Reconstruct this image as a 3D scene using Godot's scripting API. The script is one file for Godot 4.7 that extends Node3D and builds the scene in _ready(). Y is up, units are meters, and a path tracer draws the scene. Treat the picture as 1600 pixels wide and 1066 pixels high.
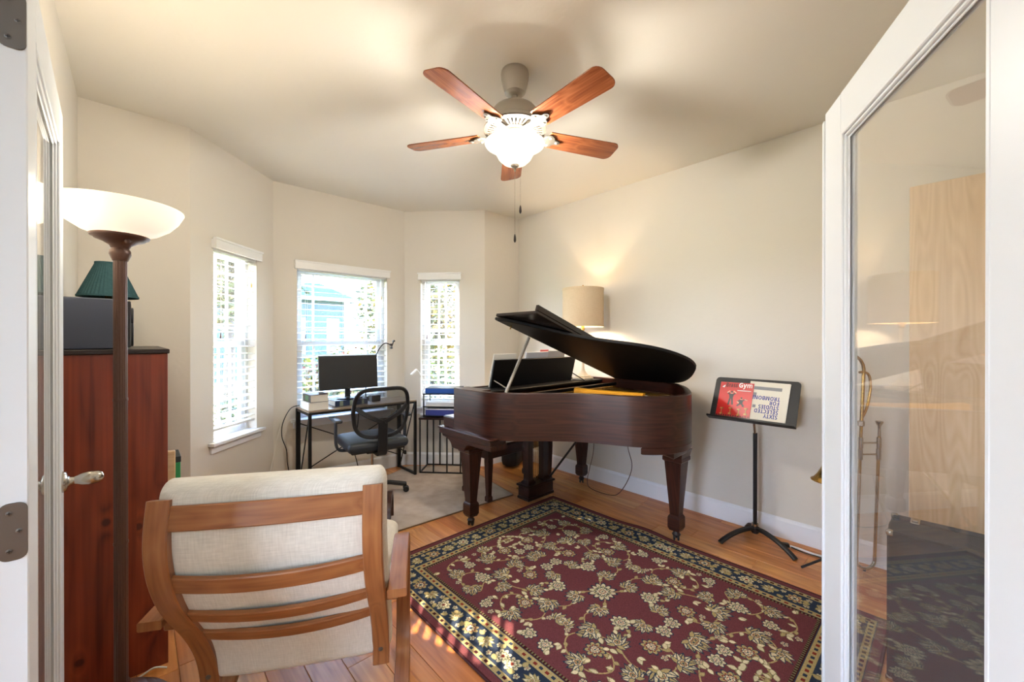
extends Node3D
# A music room seen from its double doorway: x is east, y is up, z is minus north; metres.

class B:
	# Collects triangles for one mesh. Faces are given counter-clockwise as seen from outside.
	var v := PackedVector3Array()
	var n := PackedVector3Array()
	var t := PackedVector2Array()
	var ix := PackedInt32Array()

	func face(p: Array, uvs: Array = []) -> B:
		var k := v.size()
		var a: Vector3 = p[0]
		var nn: Vector3 = (p[1] - a).cross(p[2] - a)
		if nn.length_squared() < 1e-16 and p.size() > 3:
			nn = (p[2] - a).cross(p[3] - a)
		nn = nn.normalized()
		var ux: Vector3 = (p[1] - a)
		var vx: Vector3 = p[p.size() - 1] - a
		if vx.length() > ux.length():
			ux = vx
		ux = ux.normalized()
		var vy := nn.cross(ux)
		for i in p.size():
			v.append(p[i]); n.append(nn)
			t.append(uvs[i] if uvs.size() else Vector2((p[i] as Vector3).dot(ux), (p[i] as Vector3).dot(vy)))
		for i in range(1, p.size() - 1):
			ix.append_array([k, k + i + 1, k + i])
		return self

	func grid(rows: Array, wr := false, wc := false, flip := false) -> B:
		# rows of points; outward is (along a row) x (towards the next row), unless flip
		var nr := rows.size()
		var nc: int = rows[0].size()
		var acc := PackedVector3Array()
		acc.resize(nr * nc)
		for i in (nr if wr else nr - 1):
			for j in (nc if wc else nc - 1):
				var i2 := (i + 1) % nr
				var j2 := (j + 1) % nc
				var a: Vector3 = rows[i][j]
				var b: Vector3 = rows[i][j2]
				var c: Vector3 = rows[i2][j2]
				var d: Vector3 = rows[i2][j]
				var f := (c - a).cross(d - b)
				if flip:
					f = -f
				acc[i * nc + j] += f; acc[i * nc + j2] += f; acc[i2 * nc + j] += f; acc[i2 * nc + j2] += f
		var k := v.size()
		var er := nr + 1 if wr else nr
		var ec := nc + 1 if wc else nc
		var lv := 0.0
		for i in er:
			if i > 0:
				lv += ((rows[i % nr][0] as Vector3) - rows[i - 1][0]).length() if ((rows[i % nr][0] as Vector3) - rows[i - 1][0]).length() > 1e-6 else ((rows[i % nr][nc / 2] as Vector3) - rows[i - 1][nc / 2]).length()
			var lu := 0.0
			for j in ec:
				var p: Vector3 = rows[i % nr][j % nc]
				if j > 0:
					lu += (p - (rows[i % nr][j - 1] as Vector3)).length()
				v.append(p)
				var q := acc[(i % nr) * nc + j % nc]
				n.append(q.normalized() if q.length_squared() > 1e-20 else Vector3.UP)
				t.append(Vector2(lv, lu))
		for i in er - 1:
			for j in ec - 1:
				var a := k + i * ec + j
				if flip:
					ix.append_array([a, a + 1, a + ec + 1, a, a + ec + 1, a + ec])
				else:
					ix.append_array([a, a + ec + 1, a + 1, a, a + ec, a + ec + 1])
		return self

	func box(c: Vector3, s: Vector3, bev := 0.0, bs := Basis()) -> B:
		# a box with chamfered edges; size s round centre c
		var h := s * 0.5
		bev = minf(bev, minf(h.x, minf(h.y, h.z)) * 0.9)
		var axes := [Vector3(1, 0, 0), Vector3(0, 1, 0), Vector3(0, 0, 1)]
		for ax in 3:
			for sg in [1.0, -1.0]:
				var nn: Vector3 = axes[ax] * sg
				var e1: Vector3 = axes[(ax + 1) % 3]
				var e2: Vector3 = axes[(ax + 2) % 3] * sg
				var hx := h[ax]
				var h1 := h[(ax + 1) % 3] - bev
				var h2 := h[(ax + 2) % 3] - bev
				face([c + bs * (nn * hx - e1 * h1 - e2 * h2), c + bs * (nn * hx + e1 * h1 - e2 * h2), c + bs * (nn * hx + e1 * h1 + e2 * h2), c + bs * (nn * hx - e1 * h1 + e2 * h2)])
		if bev > 0.0:
			for ax in 3:
				var a1 := (ax + 1) % 3
				var a2 := (ax + 2) % 3
				var la := h[ax] - bev
				for s1 in [1.0, -1.0]:
					for s2 in [1.0, -1.0]:
						var p1: Vector3 = axes[a1] * s1 * h[a1] + axes[a2] * s2 * (h[a2] - bev)
						var p2: Vector3 = axes[a1] * s1 * (h[a1] - bev) + axes[a2] * s2 * h[a2]
						var d: Vector3 = axes[ax] * la
						if s1 * s2 > 0.0:
							face([c + bs * (p1 - d), c + bs * (p2 - d), c + bs * (p2 + d), c + bs * (p1 + d)])
						else:
							face([c + bs * (p1 + d), c + bs * (p2 + d), c + bs * (p2 - d), c + bs * (p1 - d)])
			for sx in [1.0, -1.0]:
				for sy in [1.0, -1.0]:
					for sz in [1.0, -1.0]:
						var q1 := Vector3(sx * h.x, sy * (h.y - bev), sz * (h.z - bev))
						var q2 := Vector3(sx * (h.x - bev), sy * h.y, sz * (h.z - bev))
						var q3 := Vector3(sx * (h.x - bev), sy * (h.y - bev), sz * h.z)
						if sx * sy * sz > 0.0:
							face([c + bs * q1, c + bs * q2, c + bs * q3])
						else:
							face([c + bs * q1, c + bs * q3, c + bs * q2])
		return self

	func span(a: Vector3, b: Vector3, bev := 0.0) -> B:
		# a box between two opposite corners
		return box((a + b) * 0.5, (b - a).abs(), bev)

	func lathe(prof: Array, seg := 24, x := Transform3D()) -> B:
		# prof: [radius, height] pairs, bottom to top along the outside; corners sharper than 35 degrees stay sharp
		var run := [prof[0]]
		for i in range(1, prof.size()):
			run.append(prof[i])
			var cut := i == prof.size() - 1
			if not cut:
				var d1 := Vector2(prof[i][0] - prof[i - 1][0], prof[i][1] - prof[i - 1][1]).normalized()
				var d2 := Vector2(prof[i + 1][0] - prof[i][0], prof[i + 1][1] - prof[i][1]).normalized()
				cut = d1.dot(d2) < 0.8
			if cut:
				var rows := []
				for q in run:
					var r := PackedVector3Array()
					for j in seg:
						var a := TAU * j / seg
						r.append(x * Vector3(q[0] * cos(a), q[1], q[0] * sin(a)))
					rows.append(r)
				grid(rows, false, true, true)
				run = [prof[i]]
		return self

	func tube(path: Array, r, seg := 8, closed := false, caps := true) -> B:
		# a round tube along path; r is a number or one radius per point
		var np := path.size()
		var rows := []
		var side := Vector3.ZERO
		for i in np:
			var a: Vector3 = path[i - 1] if i > 0 else (path[np - 1] if closed else path[0])
			var b: Vector3 = path[i + 1] if i < np - 1 else (path[0] if closed else path[np - 1])
			var tg := (b - a).normalized()
			if side == Vector3.ZERO:
				side = tg.cross(Vector3.UP if absf(tg.y) < 0.9 else Vector3.RIGHT).normalized()
			else:
				side = (side - tg * side.dot(tg)).normalized()
			var up := tg.cross(side)
			var rr: float = r[i] if r is Array else r
			var row := PackedVector3Array()
			for j in seg:
				var an := TAU * j / seg
				row.append(path[i] + (side * cos(an) + up * sin(an)) * rr)
			rows.append(row)
		grid(rows, closed, true, false)
		if caps and not closed:
			var f := []
			var l := []
			for j in seg:
				f.append(rows[0][seg - 1 - j]); l.append(rows[np - 1][j])
			face(f); face(l)
		return self

	func sweep(path: Array, s_axis: Vector3, sec: Array, closed := false) -> B:
		# a bar of polygon section along a path: section x runs along s_axis, section y along tangent x s_axis
		var np := path.size()
		var rows := []
		for i in np:
			var a: Vector3 = path[i - 1] if i > 0 else (path[np - 1] if closed else path[0])
			var b: Vector3 = path[i + 1] if i < np - 1 else (path[0] if closed else path[np - 1])
			var tg := (b - a).normalized()
			var s := (s_axis - tg * s_axis.dot(tg)).normalized()
			var m := tg.cross(s)
			var k := 1.0
			if i > 0 and i < np - 1:
				var d1: Vector3 = ((path[i] as Vector3) - a).normalized()
				k = 1.0 / maxf(0.4, d1.dot(tg))
			var row := []
			for q in sec:
				row.append((path[i] as Vector3) + s * q[0] + m * q[1] * k)
			rows.append(row)
		var ns := sec.size()
		for j in ns:
			var j2 := (j + 1) % ns
			var g := []
			for i in np:
				g.append(PackedVector3Array([rows[i][j], rows[i][j2]]))
			grid(g, closed, false, false)
		if not closed:
			var f := []
			var l := []
			for j in ns:
				f.append(rows[0][ns - 1 - j]); l.append(rows[np - 1][j])
			face(f); face(l)
		return self

	func prism(poly: Array, z0: float, z1: float, bev := 0.0, x := Transform3D()) -> B:
		# a flat outline (x, y), counter-clockwise seen from +z, drawn out from z0 to z1
		var m := poly.size()
		var pp := PackedVector2Array(poly)
		var area := 0.0
		for i in m:
			area += pp[i].cross(pp[(i + 1) % m])
		if area < 0.0:
			pp.reverse()
		var en := PackedVector2Array()
		for i in m:
			var d := pp[(i + 1) % m] - pp[i]
			en.append(Vector2(d.y, -d.x).normalized())
		var ins := PackedVector2Array()
		for i in m:
			var a := en[(i + m - 1) % m] + en[i]
			a = a.normalized()
			ins.append(pp[i] - a * bev / maxf(0.4, a.dot(en[i])))
		var tri := Geometry2D.triangulate_polygon(ins)
		for top in [true, false]:
			var z: float = z1 if top else z0
			var nn := x.basis * (Vector3(0, 0, 1) if top else Vector3(0, 0, -1))
			nn = nn.normalized()
			var k := v.size()
			for p in ins:
				v.append(x * Vector3(p.x, p.y, z)); n.append(nn); t.append(p)
			for i in range(0, tri.size(), 3):
				var a := tri[i]
				var b := tri[i + 1]
				var c := tri[i + 2]
				if (ins[b] - ins[a]).cross(ins[c] - ins[a]) < 0.0:
					var w := b
					b = c
					c = w
				if top:
					ix.append_array([k + a, k + c, k + b])
				else:
					ix.append_array([k + a, k + b, k + c])
		var lvl := [[ins, z0], [pp, z0 + bev], [pp, z1 - bev], [ins, z1]] if bev > 0.0 else [[pp, z0], [pp, z1]]
		var lu := 0.0
		for i in m:
			var i2 := (i + 1) % m
			var na := en[i]
			var nb := en[i]
			var pr := en[(i + m - 1) % m]
			var nx := en[i2]
			if pr.dot(en[i]) > 0.75:
				na = (pr + en[i]).normalized()
			if nx.dot(en[i]) > 0.75:
				nb = (nx + en[i]).normalized()
			var le := (pp[i2] - pp[i]).length()
			for l in lvl.size() - 1:
				var lo: PackedVector2Array = lvl[l][0]
				var hi: PackedVector2Array = lvl[l + 1][0]
				var zl: float = lvl[l][1]
				var zh: float = lvl[l + 1][1]
				var dz := 0.0
				if bev > 0.0:
					dz = -1.0 if l == 0 else (1.0 if l == 2 else 0.0)
				var k := v.size()
				v.append_array([x * Vector3(lo[i].x, lo[i].y, zl), x * Vector3(lo[i2].x, lo[i2].y, zl), x * Vector3(hi[i2].x, hi[i2].y, zh), x * Vector3(hi[i].x, hi[i].y, zh)])
				var n1 := (x.basis * Vector3(na.x, na.y, dz)).normalized()
				var n2 := (x.basis * Vector3(nb.x, nb.y, dz)).normalized()
				n.append_array([n1, n2, n2, n1])
				t.append_array([Vector2(lu, zl), Vector2(lu + le, zl), Vector2(lu + le, zh), Vector2(lu, zh)])
				ix.append_array([k, k + 2, k + 1, k, k + 3, k + 2])
			lu += le
		return self

	func slab(poly: Array, y0: float, y1: float, bev := 0.0) -> B:
		# an outline given as (east, north) pairs, drawn out upwards
		var p := []
		for q in poly:
			p.append(Vector2(q[0], -q[1]))
		return prism(p, -y1, -y0, bev, Transform3D(Basis(Vector3(1, 0, 0), Vector3(0, 0, 1), Vector3(0, -1, 0)), Vector3.ZERO))

	func rbox(c: Vector3, s: Vector3, r: float, seg := 6, bs := Basis(), bulge := 0.0) -> B:
		# a box with round edges; bulge swells the two large faces across y
		var h := s * 0.5
		var inner := Vector3(maxf(h.x - r, 0.0), maxf(h.y - r, 0.0), maxf(h.z - r, 0.0))
		var axes := [Vector3(1, 0, 0), Vector3(0, 1, 0), Vector3(0, 0, 1)]
		for ax in 3:
			for sg in [1.0, -1.0]:
				var rows := []
				var e1: Vector3 = axes[(ax + 1) % 3]
				var e2: Vector3 = axes[(ax + 2) % 3]
				var cs1 := stops(h[(ax + 1) % 3], r, seg)
				var cs2 := stops(h[(ax + 2) % 3], r, seg)
				for b in cs2:
					var row := PackedVector3Array()
					for a in cs1:
						var p: Vector3 = axes[ax] * sg * h[ax] + e1 * a + e2 * b
						var q := p.clamp(-inner, inner)
						var d := (p - q)
						p = q + d.normalized() * r if d.length() > 1e-9 else p
						if bulge != 0.0:
							var fx := 1.0 - pow(absf(p.x / h.x), 2.5)
							var fz := 1.0 - pow(absf(p.z / h.z), 2.5)
							p.y += signf(p.y) * bulge * maxf(fx, 0.0) * maxf(fz, 0.0) * minf(1.0, absf(p.y) / h.y)
						row.append(c + bs * p)
					rows.append(row)
				grid(rows, false, false, sg < 0.0)
		return self

	func stops(h: float, r: float, seg: int) -> Array:
		var o := []
		var k := maxi(2, seg / 2)
		for i in k:
			o.append(-h + r * (1.0 - cos(PI * 0.5 * i / k)) )
		for i in seg + 1:
			o.append(lerpf(-h + r, h - r, float(i) / seg))
		for i in range(k - 1, -1, -1):
			o.append(h - r * (1.0 - cos(PI * 0.5 * i / k)))
		return o

	func mesh() -> ArrayMesh:
		var a := []
		a.resize(Mesh.ARRAY_MAX)
		a[Mesh.ARRAY_VERTEX] = v
		a[Mesh.ARRAY_NORMAL] = n
		a[Mesh.ARRAY_TEX_UV] = t
		a[Mesh.ARRAY_INDEX] = ix
		var m := ArrayMesh.new()
		m.add_surface_from_arrays(Mesh.PRIMITIVE_TRIANGLES, a)
		return m

var used := {}
var org := {}
var M := {}
const YAW := -42.75

func V(e: float, h: float, nn: float) -> Vector3:
	return Vector3(e, h, -nn)

func az(d: float) -> Vector3:
	return Vector3(sin(deg_to_rad(d)), 0, -cos(deg_to_rad(d)))

func numbered(par: Node, called: String) -> String:
	var key := str(par.get_instance_id()) + called
	var k: int = used.get(key, 0)
	used[key] = k + 1
	return called if k == 0 else "%s_%03d" % [called, k]

func tag(o: Node, label: String, category := "", group := "", kind := "") -> Node:
	if label: o.set_meta("label", label)
	if category: o.set_meta("category", category)
	if group: o.set_meta("group", group)
	if kind: o.set_meta("kind", kind)
	return o

func thing(called: String, label: String, category: String, at: Vector3, yaw := 0.0, group := "", kind := "", local := false) -> Node3D:
	# a node at the thing's base; its parts are given in world coordinates unless local
	var o := Node3D.new()
	o.name = numbered(self, called)
	add_child(o)
	o.position = at
	o.rotation.y = deg_to_rad(yaw)
	org[o] = Vector3.ZERO if local or yaw != 0.0 else at
	tag(o, label, category, group, kind)
	return o

func part(b: B, called: String, mt: Material, par: Node = self, label := "") -> MeshInstance3D:
	var o := MeshInstance3D.new()
	o.name = numbered(par, called)
	par.add_child(o)
	var off: Vector3 = org.get(par, Vector3.ZERO)
	if off != Vector3.ZERO:
		for i in b.v.size():
			b.v[i] -= off
	org[o] = off
	o.mesh = b.mesh()
	o.material_override = mt
	if label: o.set_meta("label", label)
	return o

func single(b: B, called: String, mt: Material, label: String, category: String, at: Vector3, group := "", kind := "") -> MeshInstance3D:
	# a thing of one mesh, its points given in world coordinates
	for i in b.v.size():
		b.v[i] -= at
	var o := MeshInstance3D.new()
	o.name = numbered(self, called)
	add_child(o)
	o.position = at
	org[o] = at
	o.mesh = b.mesh()
	o.material_override = mt
	tag(o, label, category, group, kind)
	return o

func again(mesh: Mesh, called: String, mt: Material, par: Node, x: Transform3D) -> MeshInstance3D:
	# one more part that shares a mesh
	var o := MeshInstance3D.new()
	o.name = numbered(par, called)
	par.add_child(o)
	o.mesh = mesh
	o.material_override = mt
	o.transform = x
	org[o] = Vector3.ZERO
	return o

func smooth(pts: Array, k := 6, closed := false) -> Array:
	# Catmull-Rom through the points
	var o := []
	var m := pts.size()
	for i in (m if closed else m - 1):
		var p0 = pts[(i - 1 + m) % m] if closed or i > 0 else pts[i]
		var p1 = pts[i]
		var p2 = pts[(i + 1) % m]
		var p3 = pts[(i + 2) % m] if closed or i + 2 < m else pts[i + 1]
		for j in k:
			var u := float(j) / k
			o.append(0.5 * (2.0 * p1 + (p2 - p0) * u + (2.0 * p0 - 5.0 * p1 + 4.0 * p2 - p3) * u * u + (3.0 * p1 - p0 - 3.0 * p2 + p3) * u * u * u))
	if not closed:
		o.append(pts[m - 1])
	return o

func rect(w: float, h: float, b := 0.0) -> Array:
	# a rectangle section, its corners cut by b
	var x := w * 0.5
	var y := h * 0.5
	if b <= 0.0:
		return [[-x, -y], [x, -y], [x, y], [-x, y]]
	return [[-x + b, -y], [x - b, -y], [x, -y + b], [x, y - b], [x - b, y], [-x + b, y], [-x, y - b], [-x, -y + b]]

func rrect(w: float, h: float, r: float, k := 5) -> Array:
	var o := []
	for c in [[1, 1, 0.0], [-1, 1, 0.5], [-1, -1, 1.0], [1, -1, 1.5]]:
		for i in k + 1:
			var a: float = PI * (c[2] + 0.5 * i / k)
			o.append(Vector2(c[0] * (w * 0.5 - r) + r * cos(a), c[1] * (h * 0.5 - r) + r * sin(a)))
	return o

# ---------------------------------------------------------------- materials

func mat(c: Color, rough := 0.5, metal := 0.0, spec := 0.5) -> StandardMaterial3D:
	var m := StandardMaterial3D.new()
	m.albedo_color = c
	m.roughness = rough
	m.metallic = metal
	m.metallic_specular = spec
	return m

func c8(r: int, g: int, b: int) -> Color:
	return Color(r / 255.0, g / 255.0, b / 255.0)

func noise(sd: int, f: float, oct := 3) -> FastNoiseLite:
	var q := FastNoiseLite.new()
	q.seed = sd
	q.frequency = f
	q.noise_type = FastNoiseLite.TYPE_SIMPLEX_SMOOTH
	q.fractal_octaves = oct
	return q

func field(sd: int, f: float, w: int, h: int, sx: int, sy: int, oct := 3) -> PackedByteArray:
	# seamless noise, stretched sx and sy times, as one byte per pixel
	var im := noise(sd, f, oct).get_seamless_image(maxi(8, w / sx), maxi(8, h / sy))
	im.convert(Image.FORMAT_L8)
	im.resize(w, h, Image.INTERPOLATE_CUBIC)
	return im.get_data()

func ramp(cols: Array, k: float) -> Color:
	var x := clampf(k, 0.0, 1.0) * (cols.size() - 1)
	var i := mini(int(x), cols.size() - 2)
	return (cols[i] as Color).lerp(cols[i + 1], x - i)

func wood_image(sd: int, cols: Array, ring := 5.0, w := 512, h := 256, knots := 0) -> Image:
	# the grain runs along u
	var fib := field(sd, 0.06, w, h, 24, 1, 4)
	var rg := field(sd + 7, 0.012, w, h, 5, 1, 2)
	var md := field(sd + 13, 0.02, w, h, 10, 1, 3)
	var lut := PackedByteArray()
	for i in 256:
		var c := ramp(cols, i / 255.0)
		lut.append_array([int(c.r * 255), int(c.g * 255), int(c.b * 255)])
	var rng := RandomNumberGenerator.new()
	rng.seed = sd
	var kn := []
	for i in knots:
		kn.append([rng.randf() * w, rng.randf() * h, rng.randf_range(9.0, 16.0)])
	var out := PackedByteArray()
	out.resize(w * h * 3)
	var o := 0
	for y in h:
		for x in w:
			var k := y * w + x
			var g := rg[k] / 255.0 * ring
			for q in kn:
				var dx: float = (x - q[0]) * 0.9
				var dy: float = y - q[1]
				var d: float = sqrt(dx * dx + dy * dy)
				if d < q[2] * 4.0:
					g += 1.2 * exp(-d * d / (q[2] * q[2] * 2.0))
			g = absf(g - floorf(g) - 0.5) * 2.0
			var val := 0.35 * g + 0.4 * fib[k] / 255.0 + 0.25 * md[k] / 255.0
			for q in kn:
				var dx: float = (x - q[0]) * 1.6
				var dy: float = y - q[1]
				var d: float = sqrt(dx * dx + dy * dy) / q[2]
				if d < 1.0:
					val *= 0.1 + 0.9 * smoothstep(0.5, 1.0, d)
			var i3 := clampi(int(val * 255.0), 0, 255) * 3
			out[o] = lut[i3]; out[o + 1] = lut[i3 + 1]; out[o + 2] = lut[i3 + 2]
			o += 3
	return Image.create_from_data(w, h, false, Image.FORMAT_RGB8, out)

func wood(im: Image, rough: float, su := 1.0, sv := 3.0, off := Vector3.ZERO, tint := Color.WHITE, spec := 0.5) -> StandardMaterial3D:
	var m := mat(tint, rough, 0.0, spec)
	m.albedo_texture = tex(im)
	m.uv1_scale = Vector3(su, sv, 1)
	m.uv1_offset = off
	return m

var texs := {}
func tex(im: Image) -> ImageTexture:
	if not texs.has(im):
		texs[im] = ImageTexture.create_from_image(im)
	return texs[im]

func bump(m: StandardMaterial3D, t: Texture2D, cm: float) -> StandardMaterial3D:
	m.heightmap_enabled = true
	m.heightmap_texture = t
	m.heightmap_scale = cm
	return m

func plaster(c: Color, sd: int) -> StandardMaterial3D:
	var m := mat(c, 0.85, 0.0, 0.3)
	m.uv1_triplanar = true
	m.uv1_world_triplanar = true
	m.uv1_scale = Vector3(0.9, 0.9, 0.9)
	var by := field(sd, 0.022, 512, 512, 1, 1, 4)
	var hi := PackedByteArray()
	hi.resize(by.size())
	for i in by.size():
		hi[i] = int(255.0 * smoothstep(0.4, 0.8, by[i] / 255.0))
	return bump(m, tex(Image.create_from_data(512, 512, false, Image.FORMAT_L8, hi)), 0.035)

func linen_image(a: Color, b: Color, sd: int) -> Image:
	var h1 := field(sd, 0.2, 256, 256, 16, 1, 2)
	var h2 := field(sd + 3, 0.2, 256, 256, 1, 16, 2)
	var out := PackedByteArray()
	out.resize(256 * 256 * 3)
	for i in 256 * 256:
		var y := i / 256
		var x := i % 256
		var over := (x / 2 + y / 2) % 2 == 0
		var k := clampf((h1[i] if over else h2[i]) / 255.0 * 0.9 + (0.1 if over else -0.02), 0.0, 1.0)
		var c := a.lerp(b, k)
		out[i * 3] = int(c.r * 255); out[i * 3 + 1] = int(c.g * 255); out[i * 3 + 2] = int(c.b * 255)
	return Image.create_from_data(256, 256, false, Image.FORMAT_RGB8, out)

func cloth(im: Image, sc: float, tri := false) -> StandardMaterial3D:
	var m := mat(Color.WHITE, 0.95, 0.0, 0.2)
	m.albedo_texture = tex(im)
	m.uv1_scale = Vector3(sc, sc, sc)
	m.uv1_triplanar = tri
	return m

func pile_image(a: Color, b: Color, sd: int) -> Image:
	var lo := field(sd, 0.01, 512, 512, 1, 1, 3)
	var hi := field(sd + 5, 0.3, 512, 512, 1, 1, 2)
	var out := PackedByteArray()
	out.resize(512 * 512 * 3)
	for i in 512 * 512:
		var c := a.lerp(b, clampf(lo[i] / 255.0 * 0.6 + hi[i] / 255.0 * 0.5, 0.0, 1.0))
		out[i * 3] = int(c.r * 255); out[i * 3 + 1] = int(c.g * 255); out[i * 3 + 2] = int(c.b * 255)
	return Image.create_from_data(512, 512, false, Image.FORMAT_RGB8, out)

func glow(c: Color, e: float) -> StandardMaterial3D:
	var m := mat(c, 0.4)
	m.emission_enabled = true
	m.emission = c
	m.emission_energy_multiplier = e
	return m

func make_materials() -> void:
	M.wall = plaster(c8(220, 214, 203), 11)
	M.ceil = plaster(c8(228, 223, 212), 12)
	M.trim = mat(c8(236, 237, 240), 0.35)
	M.door = mat(c8(222, 226, 230), 0.4)
	M.glass = mat(Color(1, 1, 1, 0.03), 0.0)
	M.glass.transparency = BaseMaterial3D.TRANSPARENCY_ALPHA
	var fl := wood_image(21, [c8(154, 98, 50), c8(196, 138, 78), c8(214, 158, 96), c8(228, 178, 118)], 2.0, 512, 256)
	var tints := [c8(255, 244, 232), c8(238, 208, 186), c8(252, 228, 204), c8(226, 190, 166), c8(246, 222, 202), c8(255, 246, 238)]
	for i in 6:
		M["plank%d" % i] = wood(fl, 0.3, 0.9, 3.0, Vector3(i * 0.17, i * 0.31, 0), tints[i], 0.5)
	M.subfloor = mat(c8(60, 34, 18), 0.9)
	var mahog := wood_image(31, [c8(26, 12, 9), c8(46, 22, 16), c8(64, 32, 23), c8(80, 43, 31)], 2.0, 512, 256)
	M.piano = wood(mahog, 0.3, 1.0, 5.0)
	M.piano_dark = wood(mahog, 0.35, 1.0, 5.0, Vector3(0.3, 0.2, 0), c8(190, 180, 175))
	M.ebony = mat(c8(17, 16, 17), 0.5, 0.0, 0.35)
	M.lidtop = mat(c8(34, 27, 25), 0.25)
	var cherry := wood_image(41, [c8(64, 20, 11), c8(118, 46, 25), c8(140, 60, 33), c8(162, 78, 44)], 1.2, 512, 512, 9)
	M.pine = wood(cherry, 0.3, 0.75, 1.4)
	M.pine_dark = mat(c8(34, 20, 18), 0.4)
	var beech := wood_image(51, [c8(106, 62, 34), c8(138, 84, 47), c8(154, 99, 58), c8(170, 116, 70)], 3.0)
	M.beech = wood(beech, 0.35, 1.2, 4.0)
	var maple := wood_image(61, [c8(196, 160, 118), c8(212, 180, 138), c8(222, 192, 152), c8(230, 204, 168)], 7.0, 512, 512)
	M.maple = wood(maple, 0.4, 0.45, 1.0)
	var desk := wood_image(71, [c8(98, 84, 72), c8(128, 112, 98), c8(150, 134, 118), c8(166, 150, 134)], 3.0)
	M.desk = wood(desk, 0.4, 1.0, 3.0)
	var blade := wood_image(81, [c8(92, 46, 26), c8(132, 72, 42), c8(152, 90, 54), c8(170, 106, 68)], 2.0)
	M.blade = wood(blade, 0.22, 1.5, 6.0)
	M.fan_iron = mat(c8(78, 72, 64), 0.55, 0.1)
	M.linen = cloth(linen_image(c8(196, 188, 174), c8(230, 223, 210), 5), 5.0)
	M.shade = cloth(linen_image(c8(206, 184, 152), c8(226, 206, 176), 8), 6.0)
	M.shade.backlight_enabled = true
	M.shade.backlight = Color(0.35, 0.28, 0.2)
	M.green_shade = cloth(linen_image(c8(34, 56, 60), c8(62, 90, 92), 9), 8.0)
	M.carpet = cloth(pile_image(c8(168, 150, 136), c8(206, 192, 180), 15), 1.2)
	M.black = mat(c8(22, 22, 24), 0.45)
	M.steel_black = mat(c8(24, 23, 23), 0.4, 0.3)
	M.plastic = mat(c8(30, 31, 34), 0.55)
	M.vinyl = mat(c8(46, 50, 56), 0.42)
	M.nickel = mat(c8(190, 186, 178), 0.22, 1.0)
	M.pewter = mat(c8(172, 166, 156), 0.4, 0.5)
	M.chrome = mat(c8(210, 210, 212), 0.12, 1.0)
	M.brass = mat(c8(196, 160, 92), 0.25, 1.0)
	M.gold_plate = mat(c8(150, 112, 60), 0.4, 0.7)
	M.bronze = mat(c8(84, 57, 46), 0.35, 0.25)
	M.hinge = mat(c8(112, 108, 104), 0.4, 0.9)
	M.slate = mat(c8(62, 68, 84), 0.6)
	M.paper = mat(c8(236, 233, 224), 0.8)
	M.cream_paper = mat(c8(214, 202, 180), 0.8)
	M.blind = mat(c8(240, 240, 236), 0.5)
	M.blind.backlight_enabled = true
	M.blind.backlight = Color(0.25, 0.25, 0.24)
	M.cord = mat(c8(225, 222, 214), 0.7)
	M.navy = mat(c8(28, 48, 82), 0.5)
	M.blue = mat(c8(24, 76, 150), 0.45)
	M.royal = mat(c8(50, 62, 140), 0.55)
	M.red = mat(c8(206, 44, 40), 0.4)
	M.white = mat(c8(238, 238, 236), 0.5)
	M.yellow = mat(c8(232, 160, 24), 0.6)

# ---------------------------------------------------------------- camera, light, room

const H := 2.74
const PA := Vector2(0.26, 3.395)    # bay corners (east, north)
const PB := Vector2(0.88, 4.03)
const PC := Vector2(2.14, 4.03)
const PD := Vector2(2.74, 3.395)
const EL := -0.245                  # left and right wall
const ER := 3.24
const NB := 3.395                   # back wall
const NS := -0.35                   # wall behind the wardrobe

func _ready() -> void:
	var cam := Camera3D.new()
	cam.name = "camera"
	add_child(cam)
	cam.position = Vector3(0, 1.348, 0)
	cam.rotation_degrees = Vector3(-0.135, YAW, 0)
	cam.fov = rad_to_deg(2.0 * atan(533.0 / 635.0))
	cam.near = 0.05
	cam.far = 300.0
	var env := Environment.new()
	var sky := Sky.new()
	var sm := ProceduralSkyMaterial.new()
	sm.sky_top_color = c8(150, 185, 235)
	sm.sky_horizon_color = c8(235, 241, 250)
	sm.ground_horizon_color = c8(215, 218, 210)
	sm.ground_bottom_color = c8(150, 150, 135)
	sm.sky_energy_multiplier = 4.6
	sm.ground_energy_multiplier = 3.0
	sm.sky_curve = 0.2
	sky.sky_material = sm
	env.background_mode = Environment.BG_SKY
	env.sky = sky
	env.tonemap_mode = Environment.TONE_MAPPER_LINEAR
	env.tonemap_exposure = 1.32
	env.sdfgi_enabled = true
	env.ssao_enabled = true
	env.ssil_enabled = true
	var we := WorldEnvironment.new()
	we.name = "world_environment"
	we.environment = env
	add_child(we)
	var sun := DirectionalLight3D.new()
	sun.name = "sun"
	add_child(sun)
	sun.look_at_from_position(Vector3.ZERO, -(az(344.0) * cos(deg_to_rad(37.0)) + Vector3.UP * sin(deg_to_rad(37.0))))
	sun.light_color = Color(1.0, 0.94, 0.84)
	sun.light_energy = 26.0
	sun.light_angular_distance = 0.53
	sun.shadow_enabled = true
	make_materials()
	build_room()
	build_hall()
	build_windows()
	build_doors()
	build_outside()
	build_rugs()
	build_piano()
	build_armchair()
	build_desk_corner()
	build_left_side()
	build_right_side()
	build_fan()

func omni(par: Node, at: Vector3, e: float, c: Color, size: float) -> void:
	var l := OmniLight3D.new()
	l.name = "lamp_light"
	par.add_child(l)
	l.global_position = at
	l.light_energy = e
	l.light_color = c
	l.light_size = size
	l.omni_range = 14.0
	l.omni_attenuation = 2.0
	l.shadow_enabled = true

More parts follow.
